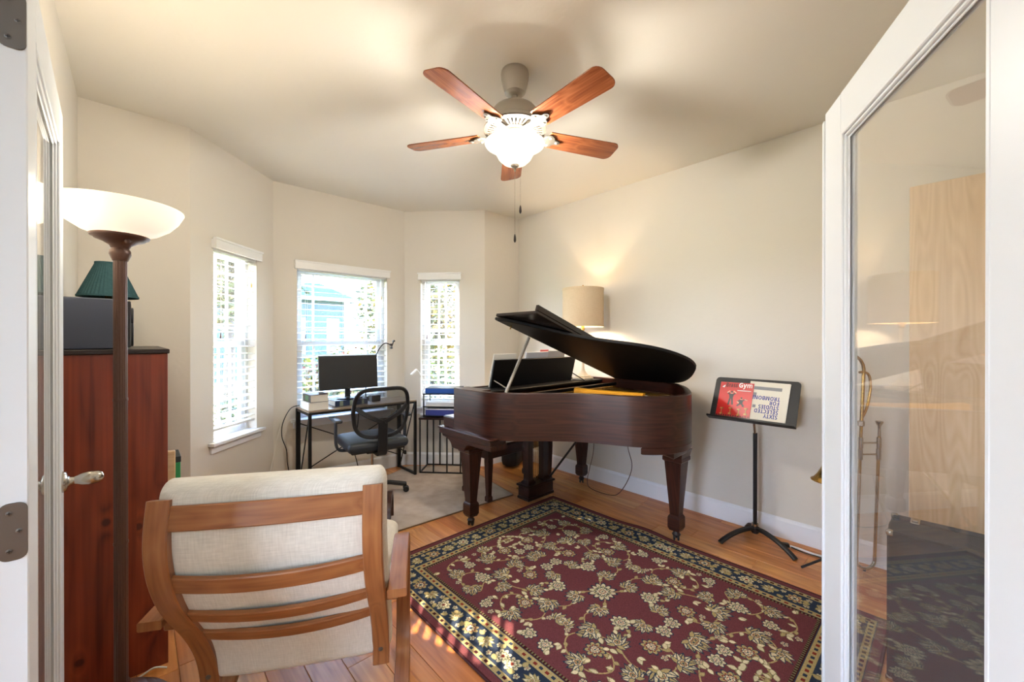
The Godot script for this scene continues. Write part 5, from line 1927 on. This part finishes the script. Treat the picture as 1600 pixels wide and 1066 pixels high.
	var mk := [[0.11, 0.0192], [0.60, 0.0192], [0.612, 0.0192], [0.614, 0.0205], [0.622, 0.0205], [0.624, 0.0192], [1.128, 0.0192], [1.13, 0.0205], [1.138, 0.0205], [1.14, 0.0192], [1.645, 0.0188]]
	for q in mk:
		var row := PackedVector3Array()
		for j in 128:
			var a := TAU * j / 128.0
			var rr: float = q[1] - 0.0011 * (0.5 - 0.5 * cos(a * 16.0)) * (0.0 if q[1] > 0.02 else 1.0)
			row.append(X * Vector3(cos(a) * rr, q[0], sin(a) * rr))
		fr.append(row)
	part(B.new().grid(fr, false, true, true), "pole", M.bronze, fl)
	part(B.new().lathe([[0.0, 1.632], [0.021, 1.632], [0.025, 1.642], [0.03, 1.655], [0.029, 1.668], [0.024, 1.676], [0.03, 1.688], [0.048, 1.70], [0.068, 1.708], [0.072, 1.713], [0.079, 1.716], [0.082, 1.722], [0.076, 1.724], [0.0, 1.72]], 40, X), "cup", M.bronze, fl)
	part(B.new().lathe([[0.0, 0.0], [0.007, 0.0], [0.009, 0.006], [0.006, 0.012], [0.0, 0.014]], 12, Transform3D(Basis(Vector3(1, 0, 0), PI * 0.5) , X * Vector3(0.02, 1.697, 0.045))), "switch", M.bronze, fl)
	part(B.new().lathe([[0.0, 1.722], [0.07, 1.724], [0.105, 1.737], [0.14, 1.762], [0.165, 1.792], [0.181, 1.824], [0.1805, 1.8275], [0.177, 1.826], [0.162, 1.795], [0.137, 1.766], [0.103, 1.742], [0.07, 1.729], [0.0, 1.727]], 56, X), "glass_bowl", glow(Color(1.0, 0.95, 0.88), 0.45), fl)
	omni(fl, V(fx, 1.80, fn), 0.2, Color(1.0, 0.96, 0.88), 0.05)
	single(B.new().tube(smooth([V(-0.17, 0.006, 2.13), V(-0.12, 0.03, 2.16), V(-0.06, 0.012, 2.185), V(0.0, 0.006, 2.19), V(0.05, 0.02, 2.19), V(0.09, 0.006, 2.18)], 6), 0.0034, 6), "cable", M.cord, "white cord on the floor behind the torchiere's base", "cord", V(-0.04, 0, 2.16))

# ---------------------------------------------------------------- right side: music stand, trombone, case, wardrobe

func person_print(im: Image, x: float, y: float, s: float, c: Color, seated: bool) -> void:
	var disc := func(cx: float, cy: float, r: float, col: Color) -> void:
		for yy in range(int(cy - r), int(cy + r) + 1):
			for xx in range(int(cx - r), int(cx + r) + 1):
				if xx >= 0 and yy >= 0 and xx < im.get_width() and yy < im.get_height() and (xx - cx) * (xx - cx) + (yy - cy) * (yy - cy) <= r * r:
					im.set_pixel(xx, yy, col)
	var limb := func(a: Vector2, b: Vector2, r: float, col: Color) -> void:
		for k in 24:
			var p := a.lerp(b, k / 23.0)
			disc.call(x + p.x * s, y + p.y * s, r * s, col)
	var skin := c8(222, 160, 130)
	for q in ([[Vector2(-0.3, -0.55), Vector2(-0.62, -0.85), Vector2(-0.35, -1.1)], [Vector2(0.3, -0.55), Vector2(0.62, -0.85), Vector2(0.3, -1.12)]] if not seated else [[Vector2(-0.3, -0.5), Vector2(-0.6, -0.2), Vector2(-0.3, 0.05)], [Vector2(0.3, -0.5), Vector2(0.6, -0.75), Vector2(0.95, -0.6)]]):
		limb.call(q[0], q[1], 0.11, c)
		limb.call(q[1], q[2], 0.1, skin)
	for k in 5:
		limb.call(Vector2(-0.25 + k * 0.03, -0.5 + k * 0.16), Vector2(0.25 - k * 0.03, -0.5 + k * 0.16), 0.12, c)
	if seated:
		limb.call(Vector2(-0.2, 0.2), Vector2(-0.5, 0.55), 0.15, c)
		limb.call(Vector2(0.2, 0.2), Vector2(0.45, 0.6), 0.15, c)
	else:
		limb.call(Vector2(-0.15, 0.2), Vector2(-0.28, 1.25), 0.13, c)
		limb.call(Vector2(0.15, 0.2), Vector2(0.3, 1.2), 0.13, c)
	disc.call(x, y - 0.85 * s, 0.2 * s, skin)
	disc.call(x, y - 0.97 * s, 0.17 * s, c8(60, 34, 28))

func words(txt: String, size: float, fnt: Font, m: Material, par: Node, at: Transform3D, left := true) -> void:
	var tm := TextMesh.new()
	tm.text = txt
	tm.font = fnt
	tm.font_size = 32
	tm.pixel_size = size / 32.0
	tm.depth = 0.0004
	tm.curve_step = 2.0
	tm.horizontal_alignment = HORIZONTAL_ALIGNMENT_LEFT if left else HORIZONTAL_ALIGNMENT_RIGHT
	tm.vertical_alignment = VERTICAL_ALIGNMENT_BOTTOM
	var o := MeshInstance3D.new()
	o.name = numbered(par, "lettering")
	par.add_child(o)
	o.mesh = tm
	o.material_override = m
	o.transform = at

func build_right_side() -> void:
	# music stand
	var c := V(3.07, 0, 0.90)
	var o := thing("music_stand", "black music stand with two music books, before the cream wall", "music stand", c)
	part(B.new().lathe([[0.0, 0.045], [0.02, 0.045], [0.026, 0.055], [0.026, 0.085], [0.017, 0.095], [0.0, 0.095]], 24, Transform3D(Basis(), c)), "hub", M.black, o)
	part(B.new().lathe([[0.0165, 0.092], [0.021, 0.092], [0.021, 0.108], [0.0165, 0.108]], 20, Transform3D(Basis(), c)), "collar", M.nickel, o)
	for e in [V(2.84, 0.0, 1.04), V(2.955, 0.0, 0.645), V(3.20, 0.0, 0.99)]:
		var d: Vector3 = (e - c)
		var ln := d.length()
		d = d.normalized()
		var s := d.cross(Vector3.UP)
		var path := []
		for q in smooth([Vector2(0.01, 0.075), Vector2(ln * 0.25, 0.078), Vector2(ln * 0.6, 0.058), Vector2(ln * 0.88, 0.026), Vector2(ln, 0.006)], 5):
			path.append(c + d * q.x + Vector3(0, q.y, 0))
		part(B.new().sweep(path, s, rect(0.036, 0.022, 0.007)), "foot", M.black, o)
	part(B.new().tube([c + Vector3(0, 0.06, 0), c + Vector3(0, 0.72, 0)], 0.0128, 16), "pole", M.black, o)
	part(B.new().tube([c + Vector3(0, 0.70, 0), c + Vector3(-0.04, 0.86, 0)], 0.0085, 14), "inner_pole", M.chrome, o)
	var u := Vector3(0, 0, 1)
	var v := Vector3(0.14, 0.275, 0).normalized()
	var n := u.cross(v)
	var X := Transform3D(Basis(u, v, n), V(2.955, 0.803, 0.90))
	var pl := [Vector2(-0.256, 0.0), Vector2(0.256, 0.0), Vector2(0.256, 0.285)]
	for k in 6:
		var a := PI * 0.5 * k / 5.0
		pl.append(Vector2(0.231 + 0.025 * cos(a), 0.287 + 0.025 * sin(a)))
	for k in 6:
		var a := PI * 0.5 + PI * 0.5 * k / 5.0
		pl.append(Vector2(-0.231 + 0.025 * cos(a), 0.287 + 0.025 * sin(a)))
	var desk := part(B.new().prism(pl, -0.003, 0.0, 0.0008, X), "desk", M.black, o)
	part(B.new().box(X * Vector3(0, 0.001, 0.026), Vector3(0.516, 0.003, 0.056), 0.001, X.basis).box(X * Vector3(0, 0.006, 0.053), Vector3(0.516, 0.012, 0.003), 0.001, X.basis), "ledge", M.black, desk)
	part(B.new().box(X * Vector3(0, 0.09, -0.018), Vector3(0.09, 0.06, 0.03), 0.006, X.basis), "bracket", M.black, o)
	# white book, upside down
	var bold := SystemFont.new()
	bold.font_names = PackedStringArray(["Droid Sans"])
	bold.font_weight = 700
	var ink := mat(c8(40, 52, 140), 0.6)
	var wl := Basis(Vector3(0, 0, 1), deg_to_rad(-1.0))
	var w0 := X * Transform3D(wl, Vector3(0.083, 0.147, 0.006))
	var wb := thing("music_book", "cream music book with blue lettering, standing upside down on the music stand", "book", X * Vector3(0.083, 0.003, 0.006), 0.0, "books on the music stand")
	part(B.new().box(w0.origin, Vector3(0.232, 0.288, 0.007), 0.0008, w0.basis), "cover", mat(c8(228, 222, 206), 0.6), wb)
	part(B.new().box(w0 * Vector3(0.003, 0, -0.0005), Vector3(0.230, 0.284, 0.005), 0.0, w0.basis), "pages", M.paper, wb)
	var flip := Basis(Vector3(0, 0, 1), PI)
	var off := wb.position
	var y := -0.068
	for txt in ["SIXTY", "SELECTED", "STUDIES", "FOR", "TROMBONE"]:
		# upside down: lines climb the standing page
		words(txt, 0.037, bold, ink, wb, Transform3D(Basis(w0.basis * flip) * Basis.from_scale(Vector3(0.8, 1, 1)), w0 * Vector3(0.072, y, 0.0037) - off))
		y += 0.0305
	for q in [[-0.008, 0.098, 0.165, 0.022], [-0.082, 0.05, 0.03, 0.03], [-0.07, -0.03, 0.018, 0.02], [0.07, 0.03, 0.0, 0.0]]:
		if q[2] > 0.0:
			part(B.new().box(w0 * Vector3(q[0], q[1], 0.0036), Vector3(q[2], q[3], 0.0004), 0.0, w0.basis), "engraving", mat(c8(138, 138, 140), 0.7), wb)
	# red book
	var im := Image.create(168, 224, false, Image.FORMAT_RGB8)
	for yy in 224:
		for xx in 168:
			var k := 1.0 - 0.25 * absf(yy / 224.0 - 0.55)
			im.set_pixel(xx, yy, Color(0.84 * k, 0.15 * k, 0.14 * k) if yy < 208 else c8(232, 226, 220))
	for q in [[26, 192], [70, 188], [112, 192], [146, 184]]:
		for yy in range(-34, 8):
			for xx in range(-12, 13):
				var wdt := 10.0 if yy < -26 else (3.0 if yy < -2 else 9.0)
				if absf(xx) < wdt:
					im.set_pixel(clampi(q[0] + xx, 0, 167), clampi(q[1] + yy, 0, 223), c8(206, 160, 84) if xx < wdt * 0.3 else c8(140, 92, 46))
	for k in 14:
		for yy in range(199, 207):
			for xx in range(k * 12 + 2, k * 12 + 8):
				im.set_pixel(mini(xx, 167), yy, c8(70, 22, 26))
	person_print(im, 64, 92, 34, c8(34, 28, 30), false)
	person_print(im, 116, 122, 30, c8(36, 30, 34), true)
	var r0 := X * Transform3D(Basis(Vector3(0, 0, 1), deg_to_rad(0.5)), Vector3(-0.108, 0.138, 0.0125))
	var rb := thing("music_book", "red music book with two performers on its cover, at the left of the music stand", "book", X * Vector3(-0.108, 0.003, 0.0125), 0.0, "books on the music stand")
	part(B.new().box(r0.origin, Vector3(0.212, 0.268, 0.005), 0.0006, r0.basis), "cover", M.red, rb)
	part(B.new().box(r0 * Vector3(0, -0.001, -0.0006), Vector3(0.2125, 0.2675, 0.003), 0.0, r0.basis), "pages", M.paper, rb)
	var pm := mat(Color.WHITE, 0.35)
	pm.albedo_texture = tex(im)
	var pb := B.new().face([r0 * Vector3(-0.105, -0.133, 0.0028), r0 * Vector3(0.105, -0.133, 0.0028), r0 * Vector3(0.105, 0.133, 0.0028), r0 * Vector3(-0.105, 0.133, 0.0028)], [Vector2(0, 1), Vector2(1, 1), Vector2(1, 0), Vector2(0, 0)])
	part(pb, "print", pm, rb)
	off = rb.position
	words("Brass", 0.042, bold, mat(c8(52, 16, 18), 0.5), rb, Transform3D(r0.basis * Basis.from_scale(Vector3(0.7, 1, 1)), r0 * Vector3(-0.07, 0.088, 0.003) - off))
	words("Gym", 0.046, bold, M.white, rb, Transform3D(r0.basis * Basis.from_scale(Vector3(0.86, 1, 1)), r0 * Vector3(0.012, 0.088, 0.003) - off))
	part(B.new().box(r0 * Vector3(0.05, 0.076, 0.003), Vector3(0.085, 0.005, 0.0004), 0.0, r0.basis), "subtitle", M.white, rb)
	part(B.new().prism([Vector2(-0.092, 0.096), Vector2(-0.078, 0.092), Vector2(-0.072, 0.112), Vector2(-0.082, 0.107)], 0.003, 0.0034, 0.0, r0), "emblem", M.white, rb)
	# trombone leaning in its stand
	var t0 := V(3.03, 0, 0.335)
	var sx := az(132.0)          # across the instrument
	var tb := thing("trombone", "brass trombone standing upright behind the glazed door", "trombone", t0)
	var Z := func(a: float, h: float) -> Vector3: return t0 + sx * a + Vector3(0, h, 0)
	var slide := part(B.new().tube([Z.call(0.085, 0.80), Z.call(0.06, 0.11)], 0.0078, 12), "slide_tube", M.brass, tb)
	part(B.new().tube([Z.call(-0.018, 0.88), Z.call(-0.043, 0.11)], 0.0078, 12), "slide_tube", M.brass, tb)
	var ub := [Z.call(0.06, 0.12)]
	for k in 11:
		var a := PI * k / 10.0
		ub.append(Z.call(0.0085 + 0.0515 * cos(a), 0.10 - 0.05 * sin(a)))
	ub.append(Z.call(-0.043, 0.12))
	part(B.new().tube(ub, 0.0088, 12), "slide_bow", M.nickel, tb)
	part(B.new().rbox(Z.call(0.001, 0.046), Vector3(0.016, 0.02, 0.016), 0.006, 3), "bumper", M.black, tb)
	for h in [0.765, 0.70]:
		var k: float = (h - 0.11) / 0.69 * 0.025
		part(B.new().tube([Z.call(-0.045 + k, h), Z.call(0.06 + k, h)], 0.0045, 8), "slide_brace", M.nickel, tb)
	for a in [[0.0838, 0.765], [-0.0205, 0.765], [0.0814, 0.70], [-0.0228, 0.70]]:
		part(B.new().lathe([[0.0105, -0.03], [0.0115, -0.028], [0.0115, 0.028], [0.0105, 0.03]], 14, Transform3D(Basis(), Z.call(a[0], a[1]))), "ferrule", M.nickel, tb)
	part(B.new().lathe([[0.006, 0.80], [0.0075, 0.81], [0.0065, 0.845], [0.008, 0.86], [0.0155, 0.874], [0.0185, 0.882], [0.0185, 0.888], [0.015, 0.888], [0.004, 0.868], [0.0, 0.866]], 20, Transform3D(Basis(), Z.call(0.0855, 0.0))), "mouthpiece", M.nickel, tb)
	# bell section: up, round the tuning bow, down to the bell
	var bellp := [Z.call(-0.018, 0.86), Z.call(-0.012, 1.0), Z.call(-0.006, 1.14)]
	for k in 11:
		var a := PI * k / 10.0
		bellp.append(Z.call(-0.096 + 0.092 * cos(a), 1.18 + 0.088 * sin(a)))
	bellp.append(Z.call(-0.195, 1.06))
	bellp.append(Z.call(-0.20, 0.98))
	part(B.new().tube(bellp, 0.0085, 12), "neck_tube", M.brass, tb)
	var loop := [Z.call(-0.018, 0.90)]
	for q in [[0.012, 0.96], [0.03, 1.04], [0.034, 1.10], [0.024, 1.15], [0.0, 1.165], [-0.03, 1.165]]:
		loop.append(Z.call(q[0], q[1]))
	part(B.new().tube(smooth(loop, 5), 0.007, 10), "tuning_loop", M.brass, tb)
	part(B.new().box(Z.call(-0.018, 0.875), Vector3(0.03, 0.035, 0.03), 0.006).tube([Z.call(-0.018, 0.885), Z.call(-0.19, 0.885)], 0.0045, 8), "bell_brace", M.nickel, tb)
	var bx := Transform3D(Basis(), Z.call(-0.19, 0.155))
	part(B.new().lathe([[0.094, 0.392], [0.095, 0.395], [0.083, 0.402], [0.066, 0.425], [0.044, 0.47], [0.03, 0.54], [0.021, 0.63], [0.0155, 0.74], [0.0085, 0.86]], 40, bx), "bell", M.brass, tb)
	part(B.new().lathe([[0.0075, 0.86], [0.0145, 0.74], [0.02, 0.63], [0.029, 0.54], [0.043, 0.47], [0.065, 0.424], [0.082, 0.4005], [0.094, 0.392]], 40, bx), "bell_inside", M.brass, tb)
	var sd := thing("trombone_stand", "black folding stand that carries the trombone", "stand", t0 + sx * -0.20)
	part(B.new().tube([Z.call(-0.20, 0.09), Z.call(-0.20, 0.62)], 0.009, 10), "post", M.black, sd)
	part(B.new().lathe([[0.0, 0.40], [0.012, 0.40], [0.026, 0.46], [0.014, 0.51], [0.0, 0.52]], 18, bx), "cone", M.black, sd)
	for k in 3:
		var a := TAU * k / 3.0 + 0.5
		part(B.new().tube([Z.call(-0.20, 0.12), Z.call(-0.20, 0.008) + Vector3(cos(a) * 0.13, 0, sin(a) * 0.13)], 0.007, 8), "leg", M.black, sd)
	# cord end on the floor
	var pc := thing("power_adapter", "black plug with a grey and white cord on the floor beside the music stand", "plug", V(3.11, 0, 0.72))
	part(B.new().rbox(V(3.10, 0.014, 0.735), Vector3(0.035, 0.024, 0.05), 0.008, 3, Basis(Vector3.UP, 0.5)), "plug", M.black, pc)
	part(B.new().tube(smooth([V(3.11, 0.012, 0.72), V(3.12, 0.008, 0.66), V(3.115, 0.006, 0.58), V(3.13, 0.006, 0.5)], 6), 0.0065, 8), "cord", M.white, pc)
	part(B.new().tube(smooth([V(3.105, 0.01, 0.70), V(3.09, 0.006, 0.63), V(3.10, 0.005, 0.56), V(3.09, 0.005, 0.48)], 6), 0.0035, 6), "cord", M.black, pc)
	# black case
	var ca := thing("instrument_case", "large black case with silver corners and catches, behind the glazed door", "case", V(2.28, 0, -0.06))
	part(B.new().span(V(2.165, 0.012, -0.30), V(2.34, 0.60, 0.172), 0.006), "shell", M.ebony, ca)
	part(B.new().span(V(2.343, 0.012, -0.30), V(2.40, 0.60, 0.172), 0.006), "lid", M.ebony, ca)
	for h in [0.012, 0.60]:
		for nn in [-0.30, 0.172]:
			for e in [2.165, 2.40]:
				part(B.new().rbox(V(e, h, nn) + Vector3(0.008 if e < 2.3 else -0.008, 0.008 if h < 0.3 else -0.008, 0.008 if nn > 0.0 else -0.008), Vector3(0.024, 0.024, 0.024), 0.008, 3), "corner", M.nickel, ca)
	for nn in [0.10, -0.22]:
		var lt := part(B.new().box(V(2.345, 0.603, nn), Vector3(0.07, 0.008, 0.028), 0.003), "catch", M.nickel, ca)
		part(B.new().box(V(2.33, 0.61, nn), Vector3(0.02, 0.008, 0.018), 0.003), "catch_loop", M.nickel, lt)
	part(B.new().box(V(2.345, 0.56, 0.175), Vector3(0.05, 0.03, 0.008), 0.003), "catch", M.nickel, ca)
	# maple wardrobe
	var wd := thing("wardrobe", "tall pale maple wardrobe against the right wall, seen through the glazed door", "wardrobe", V(3.06, 0, -0.09))
	part(B.new().span(V(2.92, 0.0, -0.325), V(3.215, 2.13, 0.148), 0.002), "carcass", M.maple, wd)
	part(B.new().span(V(2.90, 0.03, -0.323), V(2.918, 2.128, 0.146), 0.0015), "door", M.maple, wd)

# ---------------------------------------------------------------- ceiling fan

func build_fan() -> void:
	var cx := 1.442
	var cn := 1.538
	var o := thing("ceiling_fan", "five-bladed ceiling fan with brown blades and a lit glass bowl", "ceiling fan", V(cx, H, cn))
	var X := Transform3D(Basis(), V(cx, 0, cn))
	part(B.new().lathe([[0.0, 2.612], [0.035, 2.612], [0.042, 2.616], [0.045, 2.622], [0.052, 2.626], [0.055, 2.634], [0.064, 2.665], [0.071, 2.695], [0.073, 2.72], [0.070, 2.735], [0.066, 2.74]], 36, X), "canopy", M.pewter, o)
	part(B.new().tube([V(cx, 2.54, cn), V(cx, 2.63, cn)], 0.014, 14), "downrod", M.pewter, o)
	part(B.new().lathe([[0.0, 2.448], [0.135, 2.448], [0.138, 2.456], [0.138, 2.466], [0.129, 2.474], [0.128, 2.50], [0.122, 2.522], [0.105, 2.542], [0.075, 2.555], [0.03, 2.56], [0.0, 2.56]], 48, X), "motor_housing", M.pewter, o)
	# pierced plate under the motor
	var b := B.new()
	b.lathe([[0.142, 2.424], [0.162, 2.43], [0.160, 2.438], [0.142, 2.438], [0.142, 2.424]], 48, X)
	b.lathe([[0.06, 2.418], [0.088, 2.419], [0.088, 2.432], [0.06, 2.432], [0.06, 2.418]], 48, X)
	for k in 40:
		var a := TAU * k / 40.0
		var d := Vector3(cos(a), 0, sin(a))
		b.sweep([X * (d * 0.085 + Vector3(0, 2.426, 0)), X * (d * 0.146 + Vector3(0, 2.431, 0))], Vector3(-sin(a), 0, cos(a)), rect(0.010, 0.008))
	part(b, "vent_plate", M.fan_iron, o)
	part(B.new().lathe([[0.0, 2.362], [0.055, 2.362], [0.06, 2.37], [0.06, 2.395], [0.064, 2.41], [0.064, 2.44], [0.0, 2.44]], 36, X), "light_fitter", M.pewter, o)
	for k in 5:
		var a := deg_to_rad(49.5 + 72.0 * k)
		# local x runs outwards; east = cos, north = sin
		var d := Vector3(cos(a), 0, -sin(a))
		var s := Vector3.UP.cross(d)
		var R := Transform3D(Basis(d, Vector3.UP, d.cross(Vector3.UP)), V(cx, 2.418, cn))
		var tilt := R * Transform3D(Basis(Vector3(1, 0, 0), deg_to_rad(-12.0)), Vector3.ZERO)
		var ol := []
		ol.append(Vector2(0.185, -0.058))
		ol.append(Vector2(0.40, -0.064))
		for q in 6:
			var w := -PI * 0.5 + PI * 0.5 * q / 5.0
			ol.append(Vector2(0.565 + 0.038 * cos(w), -0.030 + 0.038 * sin(w)))
		for q in 6:
			var w := PI * 0.5 * q / 5.0
			ol.append(Vector2(0.565 + 0.038 * cos(w), 0.030 + 0.038 * sin(w)))
		ol.append(Vector2(0.40, 0.064))
		ol.append(Vector2(0.185, 0.058))
		part(B.new().prism(ol, -0.003, 0.003, 0.001, tilt * Transform3D(Basis(Vector3(1, 0, 0), -PI * 0.5), Vector3.ZERO)), "blade", M.blade, o)
		# scrolled iron under the blade
		var ir := B.new()
		var sc := []
		for q in smooth([Vector2(0.08, -0.022), Vector2(0.15, -0.02), Vector2(0.166, -0.036), Vector2(0.19, -0.046), Vector2(0.212, -0.034), Vector2(0.222, -0.018), Vector2(0.244, -0.014), Vector2(0.256, 0.0), Vector2(0.244, 0.014), Vector2(0.222, 0.018), Vector2(0.212, 0.034), Vector2(0.19, 0.046), Vector2(0.166, 0.036), Vector2(0.15, 0.02), Vector2(0.08, 0.022)], 4):
			sc.append(q)
		ir.prism(sc, -0.013, -0.0065, 0.0015, tilt * Transform3D(Basis(Vector3(1, 0, 0), -PI * 0.5), Vector3.ZERO))
		var iron := part(ir, "blade_iron", M.fan_iron, o)
		for q in [[0.192, -0.028], [0.192, 0.028], [0.235, 0.0]]:
			part(B.new().lathe([[0.0, -0.017], [0.006, -0.0155], [0.008, -0.013]], 12, tilt * Transform3D(Basis(), Vector3(q[0], 0, q[1]))), "screw", M.pewter, iron)
	part(B.new().lathe([[0.0, 2.252], [0.03, 2.254], [0.062, 2.266], [0.084, 2.287], [0.097, 2.312], [0.112, 2.333], [0.136, 2.348], [0.153, 2.358], [0.156, 2.364], [0.152, 2.367], [0.132, 2.354], [0.108, 2.339], [0.093, 2.316], [0.08, 2.292], [0.06, 2.272], [0.03, 2.260], [0.0, 2.258]], 56, X), "glass_bowl", glow(Color(1.0, 0.96, 0.9), 0.8), o)
	omni(o, V(cx, 2.335, cn), 1.3, Color(1.0, 0.98, 0.94), 0.06)
	part(B.new().lathe([[0.0, 2.222], [0.005, 2.224], [0.006, 2.232], [0.004, 2.236], [0.012, 2.240], [0.021, 2.248], [0.022, 2.254], [0.0, 2.256]], 20, X), "finial", M.pewter, o)
	for q in [[0.0, 0.0, 2.225, 1.865], [0.022, -0.018, 2.262, 2.015]]:
		var p := V(cx + q[0], 0, cn + q[1])
		var ch := B.new()
		var h: float = q[2]
		while h > q[3] + 0.035:
			ch.lathe([[0.0, h - 0.0016], [0.0015, h], [0.0, h + 0.0016]], 5, Transform3D(Basis(), p))
			h -= 0.0042
		ch.tube([p + Vector3(0, q[2], 0), p + Vector3(0, float(q[3]) + 0.03, 0)], 0.0005, 4)
		var cc := part(ch, "pull_chain", M.nickel, o)
		part(B.new().lathe([[0.0, q[3] - 0.012], [0.004, q[3] - 0.009], [0.0068, q[3]], [0.0055, q[3] + 0.018], [0.003, q[3] + 0.03], [0.0, q[3] + 0.034]], 14, Transform3D(Basis(), p)), "chain_fob", M.pine_dark, cc)
